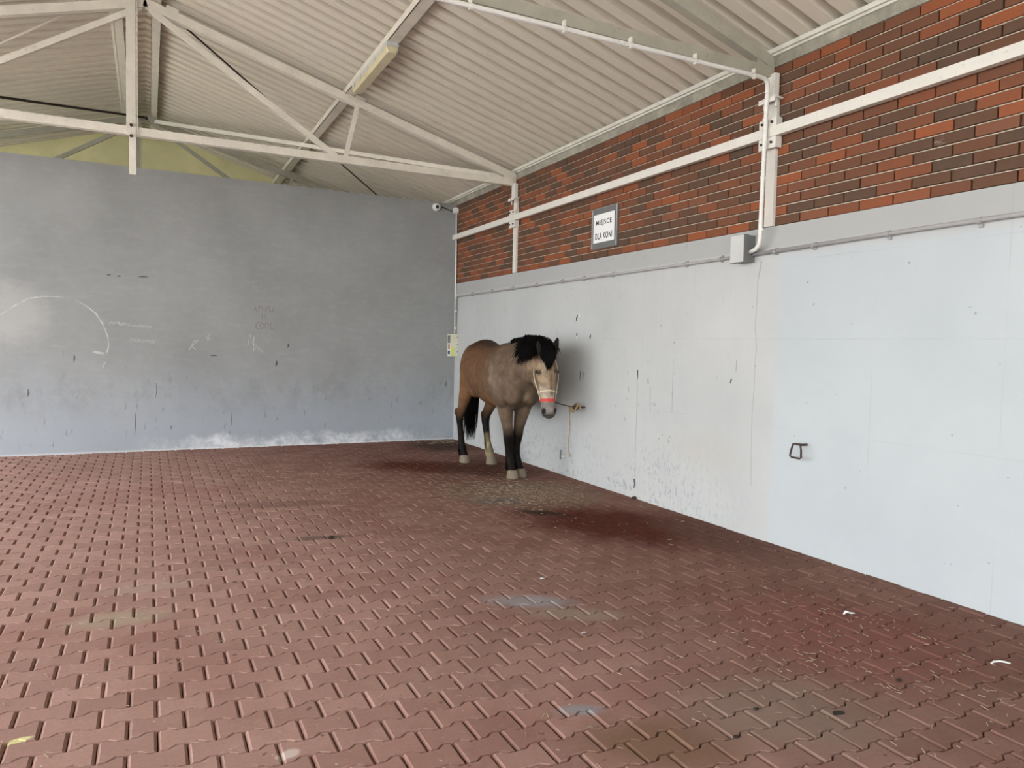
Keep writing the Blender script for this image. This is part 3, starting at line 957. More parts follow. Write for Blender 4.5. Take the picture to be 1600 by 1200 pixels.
tag(mb.build('camera_cable', 'black', None, (cx + 0.06, WY, cz)), 'short black cable linking the dome camera to its corner box', 'cable')

# ------------------------------------------------------------------ sign
def font_mesh(text, size, name, extrude=0.001, offset=0.0009):
    cu = bpy.data.curves.new(name, 'FONT')
    cu.body = text
    cu.size = size
    cu.extrude = extrude
    cu.offset = offset
    cu.align_x = 'CENTER'
    cu.space_character = 1.12
    tmp = bpy.data.objects.new(name, cu)
    COL.objects.link(tmp)
    bpy.context.view_layer.update()
    me = bpy.data.meshes.new_from_object(tmp.evaluated_get(bpy.context.evaluated_depsgraph_get()))
    bpy.data.objects.remove(tmp)
    return me
sy0, sy1 = 6.372, 6.868     # near and far edges
sz0, sz1 = 2.588, 3.022
root = thing('wall_sign', (WX, (sy0 + sy1) / 2, sz0), 'white sign with black lettering in a dark grey sleeve on the bricks', 'sign')
o = root.location
mb = MB()
mb.box((WX - 0.012, sy0, sz0), (WX + 0.003, sy1, sz1))
mb.build('backing', 'signback', root, o)
mb = MB()
mb.box((WX - 0.0145, sy0 + 0.055, sz0 + 0.065), (WX - 0.012, sy1 - 0.045, sz1 - 0.065))
mb.build('sheet', 'paper', root, o)
mb = MB()
mb.box((WX - 0.016, sy0 + 0.012, sz0 + 0.01), (WX - 0.012, sy0 + 0.02, sz1 - 0.01))
mb.build('sleeve_edge', 'box_grey', root, o)
mb = MB()
mb.box((WX - 0.016, sy1 - 0.02, sz0 + 0.01), (WX - 0.012, sy1 - 0.012, sz1 - 0.01))
mb.build('sleeve_edge', 'box_grey', root, o)
# the words are read from the room: text x runs towards -y
TR = Matrix(((0, 0, -1, 0), (-1, 0, 0, 0), (0, 1, 0, 0), (0, 0, 0, 1)))
for txt, zc, wid in (('MIEJSCE', 2.858, 0.300), ('DLA KONI', 2.722, 0.320)):
    me = font_mesh(txt, 0.12, 'lettering')
    xs = [v.co.x for v in me.vertices]
    ys = [v.co.y for v in me.vertices]
    k = wid / (max(xs) - min(xs))
    kz = 0.068 / (max(ys) - min(ys))
    mx, my = (max(xs) + min(xs)) / 2, (max(ys) + min(ys)) / 2
    me.transform(Matrix.Diagonal((k, kz, 1, 1)) @ Matrix.Translation((-mx, -my, 0)))
    me.transform(TR)
    me.materials.clear()
    me.materials.append(M['black'])
    ob = bpy.data.objects.new('lettering', me)
    COL.objects.link(ob)
    ob.parent = root
    ob.location = Vector((WX - 0.0152, (sy0 + sy1) / 2 + 0.004, zc)) - o

# ------------------------------------------------------------------ iron rings on the wall
def d_ring(root, o, top, w, h, r, tilt=0.0):
    pts = [(0.0, 0.0), (-0.35, -0.03), (-0.5, -0.45), (-0.6, -0.92), (-0.45, -1.0), (0.25, -1.0), (0.38, -0.92), (0.36, -0.4), (0.28, -0.04), (0.0, 0.0)]
    m_ = MB()
    m_.tube([(top[0] + tilt * dz * h, top[1] - dy * w, top[2] + dz * h) for dy, dz in pts], r, 8)
    return m_.build('loop', 'iron', root, o)
ry, rz = 3.835, 0.822
root = thing('tether_ring', (WX, ry, rz - 0.1), 'empty rusty D-shaped tether ring on the pale wall', 'ring')
o = root.location
mb = MB()
mb.tube([(WX + 0.004, ry, rz), (WX - 0.05, ry, rz), (WX - 0.085, ry + 0.01, rz + 0.004)], 0.0085, 8)
mb.build('stem', 'iron', root, o)
d_ring(root, o, (WX - 0.085, ry + 0.015, rz + 0.006), 0.105, 0.105, 0.0075)

hy, hz = 6.925, 0.842
root = thing('tether_ring', (WX, hy, hz), 'rusty iron tether eye with the horse rope knotted to it', 'ring')
o = root.location
mb = MB()
mb.tube([(WX + 0.004, hy, hz), (WX - 0.075, hy + 0.02, hz)], 0.009, 8)
mb.build('stem', 'iron', root, o)
mb = MB()
mb.tube([(WX - 0.075 + 0.03 * math.cos(a) - 0.03, hy + 0.02, hz + 0.03 * math.sin(a)) for a in [2 * math.pi * k / 12 for k in range(13)]], 0.007, 6)
mb.build('loop', 'iron', root, o)

sy_, sz_ = 7.345, 0.228
root = thing('wall_stub', (WX, sy_, sz_), 'short grey pipe stub on the wall below the hanging rope end', 'stub')
o = root.location
mb = MB()
mb.tube([(WX + 0.004, sy_ - 0.02, sz_), (WX - 0.06, sy_ - 0.02, sz_)], 0.016, 10)
mb.build('peg', 'box_grey', root, o)
mb = MB()
mb.box((WX - 0.072, sy_ - 0.028, sz_ - 0.03), (WX - 0.06, sy_ - 0.012, sz_ + 0.08))
mb.build('hook_plate', 'box_dark', root, o)

# ------------------------------------------------------------------ lead rope
RP0 = Vector((3.925, 6.85, 0.925))
RP1 = Vector((WX - 0.105, hy + 0.02, hz + 0.005))
root = thing('lead_rope', RP1, 'taut lead rope from the halter to the wall eye, its frayed end hanging down', 'rope')
o = root.location
mb = MB()
pts = []
for k in range(13):
    t = k / 12
    p = RP0.lerp(RP1, t)
    p.z -= 0.012 * math.sin(math.pi * t)
    pts.append(p)
mb.tube(pts, 0.0062, 8)
mb.build('taut_line', 'rope_dark', root, o)
mb = MB()
rr = random.Random(3)
kp = []
for k in range(46):
    a = k * 0.95
    kp.append((RP1.x - 0.005 + 0.055 * math.sin(a * 0.37), RP1.y + 0.02 + 0.035 * math.cos(a), RP1.z - 0.012 + 0.038 * math.sin(a * 1.1) + 0.02 * math.sin(a * 0.37)))
mb.tube(kp, 0.0095, 6)
mb.build('knot', 'rope', root, o)
mb = MB()
hp = []
for k in range(16):
    t = k / 15
    hp.append((RP1.x - 0.02 + 0.012 * math.sin(t * 7), RP1.y + 0.105 - 0.02 * t + 0.012 * math.sin(t * 9), RP1.z - 0.05 - 0.50 * t))
mb.tube([(RP1.x - 0.03, RP1.y + 0.05, RP1.z - 0.01), (RP1.x - 0.02, RP1.y + 0.09, RP1.z - 0.02)] + hp, 0.0058, 6)
tail_ = mb.build('loose_end', 'rope', root, o)
mb = MB()
mb.ellipsoid((hp[-1][0], hp[-1][1], hp[-1][2] - 0.01), (0.013, 0.013, 0.022), 8, 6)
mb.build('end_knot', 'rope', tail_, o)



# ------------------------------------------------------------------ horse
HORSE = Vector((3.80, 8.0, 0.0))
horse = thing('horse', HORSE, 'brown roan horse with black mane and lower legs, tied to the wall', 'horse')
def xc(y):
    return 3.765 + (y - 7.42) * 0.095
N_ = 28
def body_ring(y, top, bot, w, narrow=0.18, dx=0.0):
    zc, h = (top + bot) / 2, (top - bot) / 2
    r = []
    for k in range(N_):
        t = 2 * math.pi * k / N_
        c, s = math.cos(t), math.sin(t)
        ww = w * (1 - narrow * max(0, s) ** 2 - 0.06 * max(0, -s) ** 2)
        r.append((xc(y) + dx + ww * math.copysign(abs(c) ** 0.9, c), y, zc + h * math.copysign(abs(s) ** 0.95, s)))
    return r
def slice_ring(x, y, z, rx, ry, n=18):
    return [(x + rx * math.cos(2 * math.pi * k / n), y + ry * math.sin(2 * math.pi * k / n), z) for k in range(n)]
hb = MB()
hb.rings([body_ring(*a) for a in (
    (7.12, 1.22, 1.04, 0.10), (7.17, 1.31, 0.96, 0.19), (7.25, 1.40, 0.87, 0.245), (7.38, 1.49, 0.80, 0.270, 0.25),
    (7.55, 1.555, 0.765, 0.285, 0.38), (7.72, 1.55, 0.765, 0.30, 0.32), (7.92, 1.515, 0.77, 0.325, 0.22), (8.12, 1.51, 0.79, 0.335, 0.2),
    (8.32, 1.55, 0.85, 0.33, 0.2), (8.48, 1.595, 0.93, 0.325, 0.2), (8.62, 1.575, 0.98, 0.305, 0.2), (8.75, 1.49, 1.02, 0.255), (8.84, 1.38, 1.08, 0.17), (8.88, 1.30, 1.14, 0.08))])
# muscle masses
for cx_, cy_, cz_, rx_, ry_, rz_ in (
    (xc(7.40) - 0.185, 7.40, 1.08, 0.115, 0.165, 0.27), (xc(7.40) + 0.185, 7.42, 1.08, 0.115, 0.165, 0.27),
    (xc(7.18) - 0.10, 7.23, 1.02, 0.13, 0.11, 0.17), (xc(7.18) + 0.10, 7.23, 1.02, 0.13, 0.11, 0.17),
    (xc(8.5) - 0.17, 8.50, 1.20, 0.155, 0.25, 0.33), (xc(8.5) + 0.17, 8.48, 1.20, 0.155, 0.25, 0.33),
    (3.602, 8.785, 0.640, 0.034, 0.042, 0.062), (3.932, 8.680, 0.605, 0.034, 0.042, 0.062),
    (xc(8.3) - 0.20, 8.30, 1.02, 0.10, 0.14, 0.16), (xc(8.3) + 0.20, 8.28, 1.02, 0.10, 0.14, 0.16)):
    hb.ellipsoid((cx_, cy_, cz_), (rx_, ry_, rz_), 20, 14)
LEGS = {
 'fr': [(3.60, 7.42, 1.18, .085, .15), (3.612, 7.43, 1.00, .110, .15), (3.634, 7.45, .87, .102, .125), (3.650, 7.445, .76, .084, .100), (3.663, 7.43, .64, .065, .078),
        (3.676, 7.422, .54, .057, .062), (3.683, 7.412, .475, .063, .066), (3.688, 7.418, .415, .056, .057), (3.695, 7.43, .35, .046, .050),
        (3.705, 7.43, .25, .045, .050), (3.714, 7.428, .185, .054, .062), (3.720, 7.405, .125, .048, .052), (3.727, 7.388, .085, .056, .063), (3.729, 7.384, .05, .05, .055)],
 'fl': [(3.955, 7.46, 1.18, .085, .15), (3.935, 7.47, 1.00, .112, .15), (3.912, 7.49, .87, .106, .125), (3.888, 7.485, .76, .090, .100), (3.858, 7.475, .64, .072, .080),
        (3.836, 7.468, .55, .060, .064), (3.822, 7.462, .485, .063, .066), (3.816, 7.468, .42, .056, .057), (3.816, 7.48, .35, .046, .050),
        (3.822, 7.487, .25, .045, .050), (3.834, 7.485, .185, .054, .062), (3.848, 7.468, .125, .050, .052), (3.860, 7.452, .085, .056, .063), (3.862, 7.448, .05, .05, .055)],
 'hr': [(3.68, 8.50, 1.25, .12, .24), (3.655, 8.52, 1.05, .105, .20), (3.640, 8.55, .93, .085, .160), (3.626, 8.60, .82, .068, .122), (3.616, 8.635, .72, .055, .080),
        (3.608, 8.685, .635, .052, .080), (3.606, 8.70, .58, .050, .070), (3.609, 8.69, .50, .041, .052), (3.613, 8.68, .42, .037, .046), (3.619, 8.67, .33, .039, .048),
        (3.627, 8.672, .25, .042, .052), (3.635, 8.665, .19, .053, .062), (3.645, 8.64, .13, .049, .053), (3.652, 8.622, .085, .056, .063), (3.654, 8.618, .05, .05, .055)],
 'hl': [(4.03, 8.48, 1.22, .12, .24), (4.035, 8.46, 1.04, .108, .20), (4.02, 8.48, .92, .088, .160), (3.994, 8.52, .80, .082, .130), (3.962, 8.57, .69, .066, .098),
        (3.938, 8.605, .60, .053, .082), (3.928, 8.60, .545, .050, .072), (3.922, 8.565, .46, .044, .056), (3.918, 8.53, .38, .040, .048), (3.915, 8.497, .30, .040, .048),
        (3.915, 8.465, .23, .044, .053), (3.917, 8.44, .185, .054, .062), (3.920, 8.41, .13, .050, .054), (3.924, 8.388, .085, .056, .063), (3.926, 8.384, .05, .05, .055)],
}
for k_, sl in LEGS.items():
    hb.rings([slice_ring(*s) for s in reversed(sl)])
# neck
def frame_ring(c, d, up, hh, hw, n=24, flat=0.0):
    c, d, up = Vector(c), Vector(d).normalized(), Vector(up)
    up = (up - d * up.dot(d)).normalized()
    r = d.cross(up)
    out = []
    for k in range(n):
        t = 2 * math.pi * k / n
        s, co = math.sin(t), math.cos(t)
        w = hw * (1 - 0.35 * max(0, s) ** 2)
        out.append(c + up * hh * s + r * w * co)
    return out
NECK = [((3.765, 7.62, 1.16), .36, .22), ((3.77, 7.45, 1.23), .335, .215), ((3.778, 7.30, 1.295), .295, .185), ((3.79, 7.17, 1.345), .245, .150), ((3.81, 7.06, 1.380), .205, .125),
        ((3.835, 6.97, 1.395), .170, .112), ((3.85, 6.90, 1.385), .13, .10)]
rs = []
for i, (c, hh, hw) in enumerate(NECK):
    a = Vector(NECK[max(0, i - 1)][0]); b_ = Vector(NECK[min(len(NECK) - 1, i + 1)][0])
    rs.append(frame_ring(c, b_ - a, (0, 0, 1), hh, hw))
hb.rings(rs)
# head: rings across the face axis
FD = Vector((-0.30, -0.954, 0.0))            # the way the face looks
FR = Vector((0.954, -0.30, 0.0))             # towards the wall
H0, H1 = Vector((3.835, 6.835, 1.475)), Vector((3.853, 6.765, 0.748))
HAX = (H1 - H0).normalized()
HEAD = [(0.0, .060, .06, .03), (0.06, .092, .095, .012), (0.14, .108, .120, .004), (0.24, .118, .145, 0.0), (0.33, .122, .158, 0.0), (0.42, .115, .160, 0.0), (0.52, .101, .148, 0.0),
        (0.62, .086, .122, 0.0), (0.71, .076, .100, 0.0), (0.80, .073, .085, 0.0), (0.88, .080, .080, 0.0), (0.94, .078, .072, 0.006), (0.985, .058, .052, .016), (1.0, .035, .032, .03)]
def head_ring(t, hw, hd, back, n=28, grow=0.0):
    p = H0.lerp(H1, t)
    bk = FD * -1
    bk = (bk - HAX * bk.dot(HAX)).normalized()
    c = p + bk * (hd + back)
    out = []
    for k in range(n):
        a = 2 * math.pi * k / n
        s, co = math.sin(a), math.cos(a)
        ex = 0.82
        w = (hw + grow) * math.copysign(abs(co) ** ex, co) * (1 - 0.12 * max(0, s))
        out.append(c + FR * w - bk * (hd + grow) * math.copysign(abs(s) ** ex, s))
    return out
def head_at(t):
    for a, b_ in zip(HEAD, HEAD[1:]):
        if a[0] <= t <= b_[0]:
            k = (t - a[0]) / (b_[0] - a[0])
            return tuple(a[i] + (b_[i] - a[i]) * k for i in range(4))
    return HEAD[-1]
hb.rings([head_ring(*h) for h in HEAD])
def face_pt(t, side, depth):
    """point on the head: side in metres towards the wall, depth in metres behind the face line"""
    bk = FD * -1
    bk = (bk - HAX * bk.dot(HAX)).normalized()
    return H0.lerp(H1, t) + FR * side + bk * depth
# brow, cheek and nostril relief
for s in (-1, 1):
    p = face_pt(0.31, s * 0.098, 0.05); hb.ellipsoid(p, (0.034, 0.034, 0.030), 12, 8)
    p = face_pt(0.42, s * 0.080, 0.20); hb.ellipsoid(p, (0.050, 0.085, 0.105), 14, 10)
    p = face_pt(0.885, s * 0.055, 0.030); hb.ellipsoid(p, (0.030, 0.030, 0.042), 12, 8)
p = face_pt(0.965, 0, 0.075); hb.ellipsoid(p, (0.045, 0.05, 0.035), 12, 8)
# ears
EARS = [((3.752, 6.840, 1.42), (3.722, 6.845, 1.585), (-0.35, -0.93, 0)), ((3.930, 6.850, 1.420), (3.983, 6.865, 1.628), (-0.1, -1, 0))]
for b0, tip, nrm in EARS:
    b0, tip, nrm = Vector(b0), Vector(tip), Vector(nrm).normalized()
    d = (tip - b0).normalized()
    side = d.cross(nrm).normalized()
    nrm = side.cross(d)
    rs = []
    for t, w, th in ((-0.18, .034, .030), (0.1, .039, .030), (0.35, .048, .027), (0.6, .045, .023), (0.82, .031, .018), (0.97, .014, .012)):
        c = b0.lerp(tip, t)
        w *= 0.74 if b0.x < 3.85 else 0.92
        rs.append([c + side * w * math.cos(a) + nrm * (th * math.sin(a) * (1 if math.sin(a) < 0 else 0.35)) for a in [2 * math.pi * k / 14 for k in range(14)]])
    hb.rings(rs)
tmp = hb.build('body_source', 'horse', None, HORSE)
md = tmp.modifiers.new('remesh', 'REMESH')
md.mode = 'VOXEL'
md.voxel_size = 0.0115
md.use_smooth_shade = True
ms = tmp.modifiers.new('smooth', 'SMOOTH')
ms.factor = 0.5
ms.iterations = 9
bpy.context.view_layer.update()
me = bpy.data.meshes.new_from_object(tmp.evaluated_get(bpy.context.evaluated_depsgraph_get()))
me.name = 'body'
bpy.data.objects.remove(tmp)
me.materials.clear()
me.materials.append(M['horse'])
for p_ in me.polygons:
    p_.use_smooth = True
body = bpy.data.objects.new('body', me)
COL.objects.link(body)
body.parent = horse
# coat colours by region of the body
def sstep(a, b_, v):
    t = max(0.0, min(1.0, (v - a) / (b_ - a)))
    return t * t * (3 - 2 * t)
def lerp3(a, b_, t):
    return tuple(a[i] + (b_[i] - a[i]) * t for i in range(3))
C_BODY, C_SHO, C_DARK = (0.135, 0.070, 0.036), (0.140, 0.098, 0.066), (0.030, 0.018, 0.012)
C_HEAD, C_MUZ, C_LEG = (0.32, 0.235, 0.155), (0.235, 0.215, 0.20), (0.0028, 0.0024, 0.0022)
C_CREAM, C_TAN, C_NOSE = (0.50, 0.40, 0.24), (0.22, 0.110, 0.046), (0.02, 0.018, 0.018)
attr = me.color_attributes.new('Col', 'FLOAT_COLOR', 'POINT')
headmid = H0.lerp(H1, 0.45)
for i, v in enumerate(me.vertices):
    w = v.co + HORSE
    t = (w - H0).dot(HAX) / (H1 - H0).length
    bk = -(w - H0.lerp(H1, t)).dot(FD)
    lat = (w - H0.lerp(H1, t)).dot(FR)
    nz = noise.noise(w * 3.1)
    nz2 = noise.noise(w * 7.0 + Vector((4, 2, 1)))
    is_head = w.y < 7.10 and abs(lat) < 0.20 and -0.05 < t < 1.1 and bk < 0.33 - 0.10 * t and w.z < 1.70
    sh = sstep(7.95, 7.45, w.y + 0.12 * nz)
    c = lerp3(C_BODY, C_SHO, sh)
    c = lerp3(c, C_TAN, 0.55 * sstep(8.15, 8.6, w.y) * sstep(0.72, 0.9, w.z) * sstep(1.35, 1.05, w.z))
    c = lerp3(c, C_TAN, 0.35 * sstep(1.0, 0.85, w.z) * sstep(8.3, 8.0, w.y) * sstep(7.35, 7.6, w.y))
    c = lerp3(c, C_DARK, 0.85 * sstep(1.38, 1.56, w.z + 0.05 * nz) * sstep(7.5, 7.9, w.y))
    c = lerp3(c, C_DARK, 0.35 * sstep(8.6, 8.85, w.y) * sstep(0.9, 1.1, w.z))
    sp = math.hypot((w.y - 7.52) / 0.16, (w.z - 1.15) / 0.2)
    if w.x < 3.72:
        c = lerp3(c, (0.27, 0.20, 0.14), 0.75 * sstep(1.0, 0.3, sp + 0.8 * nz2))
    # legs darken to black
    hind = w.y > 8.1
    zk = w.z + 0.05 * nz + 0.03 * nz2
    c = lerp3(c, C_LEG, sstep(0.66, 0.50, zk) if not hind else sstep(0.72, 0.56, zk))
    if hind and w.x > 3.78:
        k = sstep(0.42, 0.30, w.z) * sstep(8.47, 8.42, w.y - 0.45 * (w.z - 0.25)) * sstep(3.955, 3.93, w.x) * (0.45 + 0.55 * sstep(-0.2, 0.25, nz2))
        k = max(k, sstep(0.22, 0.13, w.z) * (0.55 + 0.4 * sstep(-0.2, 0.2, nz2)))
        c = lerp3(c, C_CREAM, k)
    if w.y < 7.6 and 0.86 < w.z < 1.1:
        dd = math.hypot((w.x - 3.775) / 0.10, (w.z - 0.93) / 0.09)
        if w.y < 7.4:
            c = lerp3(c, (0.38, 0.29, 0.19), 0.5 * sstep(1.0, 0.3, dd + 0.9 * nz2 + 0.2))
    if is_head:
        hc = lerp3(C_HEAD, (0.17, 0.115, 0.075), sstep(0.05, 0.35, nz2) * 0.7)
        hc = lerp3(hc, (0.50, 0.42, 0.33), sstep(0.48, 0.6, t) * sstep(0.80, 0.72, t) * 0.8)
        hc = lerp3(hc, (0.15, 0.095, 0.06), sstep(0.025, 0.008, abs(lat - 0.03)) * sstep(0.30, 0.4, t) * sstep(0.72, 0.62, t) * 0.75)
        hc = lerp3(hc, C_MUZ, sstep(0.74, 0.80, t))
        hc = lerp3(hc, (0.085, 0.075, 0.07), sstep(0.90, 0.96, t) * 0.9)
        hc = lerp3(hc, (0.13, 0.09, 0.06), sstep(0.10, 0.22, bk) * 0.7 * sstep(0.7, 0.5, t))
        hc = lerp3(hc, C_DARK, sstep(0.15, 0.06, t))
        for s in (-1, 1):
            e = math.hypot((t - 0.315) * 0.73 / 0.028, (bk - 0.045) / 0.045)
            if lat * s > 0.07:
                hc = lerp3(hc, (0.03, 0.022, 0.018), sstep(1.3, 0.6, e) * 0.85)
            nst = math.hypot((t - 0.893) * 0.73 / 0.036, (lat - s * 0.062) / 0.023)
            if bk < 0.065:
                hc = lerp3(hc, C_NOSE, sstep(1.15, 0.7, nst))
        if 0.952 < t < 0.968:
            hc = lerp3(hc, C_NOSE, 0.8)
        c = lerp3(c, hc, sstep(0.33 - 0.10 * t, 0.25 - 0.10 * t, bk) if t > 0.2 else 1.0)
    for b0, tip, nrm in EARS:
        b0 = Vector(b0); tip = Vector(tip)
        d = (tip - b0)
        s_ = (w - b0).dot(d) / d.length_squared
        if 0.05 < s_ < 1.1 and (w - b0.lerp(tip, s_)).length < 0.055:
            c = lerp3(c, (0.004, 0.0035, 0.003), 0.95 * sstep(0.05, 0.45, s_) if b0.x > 3.85 else 0.97)
    attr.data[i].color = (c[0], c[1], c[2], 1.0)
# eyes
for s in (-1, 1):
    mb = MB()
    mb.ellipsoid(face_pt(0.315, s * 0.113, 0.045), (0.020, 0.020, 0.017), 14, 10)
    mb.build('eye', 'blackgloss', horse, HORSE)
# hooves
for k_ in ('fr', 'fl', 'hr', 'hl'):
    x, y = LEGS[k_][-2][0], LEGS[k_][-2][1]
    rs = []
    for z, rx, ry, dy in ((0.001, .074, .080, -0.018), (0.02, .073, .078, -0.016), (0.06, .064, .070, -0.006), (0.088, .058, .065, 0.0), (0.10, .05, .056, 0.002)):
        rs.append(slice_ring(x, y + dy, z, rx, ry))
    mb = MB()
    mb.rings(rs)
    mb.build('hoof', 'hoof', horse, HORSE)

def strand(m_, p0, pts, r0, n=3):
    path = [Vector(p0)] + [Vector(q) for q in pts]
    k = len(path)
    m_.tube(path, [r0 * (1 - 0.85 * (i / (k - 1)) ** 1.5) for i in range(k)], n, True)
HR = random.Random(11)
# mane: rooted along the crest, most of it falling to the near side
crest = [Vector(p) for p in ((3.770, 7.52, 1.565), (3.772, 7.40, 1.592), (3.778, 7.28, 1.600), (3.79, 7.16, 1.598), (3.81, 7.05, 1.588), (3.832, 6.96, 1.562), (3.845, 6.90, 1.52))]
def crest_at(t):
    f = t * (len(crest) - 1)
    i = min(int(f), len(crest) - 2)
    return crest[i].lerp(crest[i + 1], f - i)
mb = MB()
for k in range(1300):
    t = HR.random() ** 0.72
    root_ = crest_at(t) + Vector((HR.uniform(-0.03, 0.03), HR.uniform(-0.02, 0.02), -0.012))
    full = sstep(0.42, 0.60, t)
    side = -1 if HR.random() < 0.70 else 1
    ln = (0.05 + 0.22 * HR.random() ** 0.8) * (0.12 + 0.88 * full) * (1 if side < 0 else 0.6) * (1 - 0.4 * sstep(0.70, 1.0, t))
    lift = HR.uniform(0.0, 0.035) * (0.4 + full)
    sw = HR.uniform(-0.06, 0.03)
    out = (0.02 + 0.115 * full + HR.uniform(-0.02, 0.025)) * (1 if side < 0 else 0.55)
    p1 = root_ + Vector((side * (0.015 + 0.035 * full), sw * 0.2 - 0.005, lift + 0.012))
    p2 = root_ + Vector((side * (0.015 + 0.035 * full + out * 0.55), sw * 0.5 - 0.01, lift - ln * 0.30))
    p3 = root_ + Vector((side * (0.015 + 0.04 * full + out * 0.95), sw * 0.8 - 0.015, -ln * 0.68))
    p4 = root_ + Vector((side * (0.015 + 0.045 * full + out * 1.10), sw, -ln))
    strand(mb, root_, (p1, p2, p3, p4), HR.uniform(0.004, 0.009))
mane = tag(mb.build('mane', 'hair', horse, HORSE), 'thick black mane', kind='stuff')
mb = MB()
for k in range(480):
    root_ = face_pt(HR.uniform(-0.07, 0.06), HR.uniform(-0.075, 0.075), HR.uniform(0.0, 0.10)) + Vector((0, 0, 0.015))
    lat = (root_ - H0).dot(FR)
    cl = 1 - min(1, abs(lat) / 0.085)
    tgt = 0.10 + 0.17 * cl * HR.uniform(0.7, 1.0) + HR.uniform(0, 0.05)
    if HR.random() < 0.08:
        tgt += 0.05
    p1 = face_pt(-0.03, lat * 1.05, -0.012) + Vector((0, 0, 0.02))
    p2 = face_pt(tgt * 0.45, lat * 1.05 + HR.uniform(-0.015, 0.02), -0.020 - HR.random() * 0.012)
    p3 = face_pt(tgt * 0.8, lat * 0.85 + 0.004 + HR.uniform(-0.02, 0.025), -0.018 - HR.random() * 0.01)
    p4 = face_pt(tgt, lat * 0.62 + 0.006 + HR.uniform(-0.02, 0.03), -0.008)
    strand(mb, root_, (p1, p2, p3, p4), HR.uniform(0.004, 0.008))
tag(mb.build('forelock', 'hair', horse, HORSE), 'black forelock over the forehead', kind='stuff')
# tail
mb = MB()
for k in range(420):
    a = HR.uniform(0, 2 * math.pi)
    q = math.sqrt(HR.random())
    root_ = Vector((xc(8.86) + 0.035 * q * math.cos(a), 8.845 + 0.02 * q * math.sin(a), 1.39 - HR.random() * 0.16))
    ex, ey = 0.085 * q * math.cos(a), 0.06 * q * math.sin(a)
    end = HR.uniform(0.24, 0.55) if HR.random() < 0.6 else HR.uniform(0.45, 0.8)
    bx = xc(8.86) - 0.035
    p1 = Vector((root_.x + ex * 0.3, 8.91 + ey * 0.4, 1.22))
    p2 = Vector((bx + 0.03 + ex, 8.93 + ey, 1.0))
    p3 = Vector((bx + ex * 1.15, 8.91 + ey, max(end + 0.12, 0.70)))
    p4 = Vector((bx - 0.02 + ex * 1.1 + HR.uniform(-.01, .01), 8.89 + ey, (max(end + 0.12, 0.70) + end) / 2))
    p5 = Vector((bx - 0.04 + ex * 0.95 + HR.uniform(-.015, .015), 8.88 + ey * 0.8, end))
    strand(mb, root_, (p1, p2, p3, p4, p5), HR.uniform(0.006, 0.011))
tag(mb.build('tail', 'hair', horse, HORSE), 'long black tail', kind='stuff')
# feather round the fetlocks
for k_, mt, cnt in (('fr', 'hair', 160), ('fl', 'hair', 160), ('hr', 'hair', 180), ('hl', 'feather', 200)):
    mb = MB()
    sl = LEGS[k_]
    for k in range(cnt):
        i = HR.choice((-5, -4, -4, -4, -3)) if k_ != 'hl' else HR.choice((-7, -6, -5, -4, -4, -3))
        x, y, z, rx, ry = sl[i]
        a = HR.uniform(-0.35, math.pi + 0.35)
        r0 = Vector((x + rx * 0.85 * math.cos(a), y + ry * 0.85 * math.sin(a), z))
        ln = HR.uniform(0.06, 0.12)
        oo = Vector((math.cos(a), math.sin(a), 0)) * HR.uniform(0.001, 0.010)
        dy = Vector((0.006, -0.03, 0))
        strand(mb, r0, (r0 + oo * 0.8 + Vector((0, 0, -ln * 0.35)), r0 + oo * 1.1 + dy * 0.5 + Vector((0, 0, -ln * 0.75)), r0 + oo * 0.9 + dy + Vector((0, 0, max(-ln, 0.012 - z)))), HR.uniform(0.0015, 0.003))
    ob = tag(mb.build('leg_feather', mt, horse, HORSE), kind='stuff')
    if mt == 'feather':
        ob['label'] = 'cream-coloured hair above the hoof'

# halter
halter_root = MB()
def strap_loop(t_front, t_back, width, grow, thick, n=28):
    """band round the head, higher or lower at the back than over the nose"""
    rs_o = []
    outer_up, outer_dn, inner_up, inner_dn = [], [], [], []
    for k in range(n):
        a = 2 * math.pi * k / n
        f = (1 - math.sin(a)) / 2
        t = t_front + (t_back - t_front) * f
        _, hw, hd, back = head_at(t)
        half = width / 2 / (H1 - H0).length
        for lst, tt, g in ((outer_up, t - half, grow + thick), (outer_dn, t + half, grow + thick), (inner_dn, t + half, grow), (inner_up, t - half, grow)):
            _, hw, hd, back = head_at(tt)
            lst.append(head_ring(tt, hw, hd, back, n, g)[k])
    vs_, fs_ = [], []
    L4 = [outer_up, outer_dn, inner_dn, inner_up]
    for k in range(n):
        vs_ += [L4[q][k] for q in range(4)]
    for k in range(n):
        j = (k + 1) % n
        for q in range(4):
            r = (q + 1) % 4
            fs_.append((k * 4 + q, k * 4 + r, j * 4 + r, j * 4 + q))
    return vs_, fs_
mb = MB()
mb.add(*strap_loop(0.735, 0.735, 0.034, 0.004, 0.004))
halter = mb.build('halter', 'red', horse, HORSE)
halter['label'] = 'red noseband of the rope halter'
mb = MB()
mb.add(*strap_loop(0.595, 0.665, 0.016, 0.004, 0.005))
mb.build('nose_rope', 'webbing', halter, HORSE)
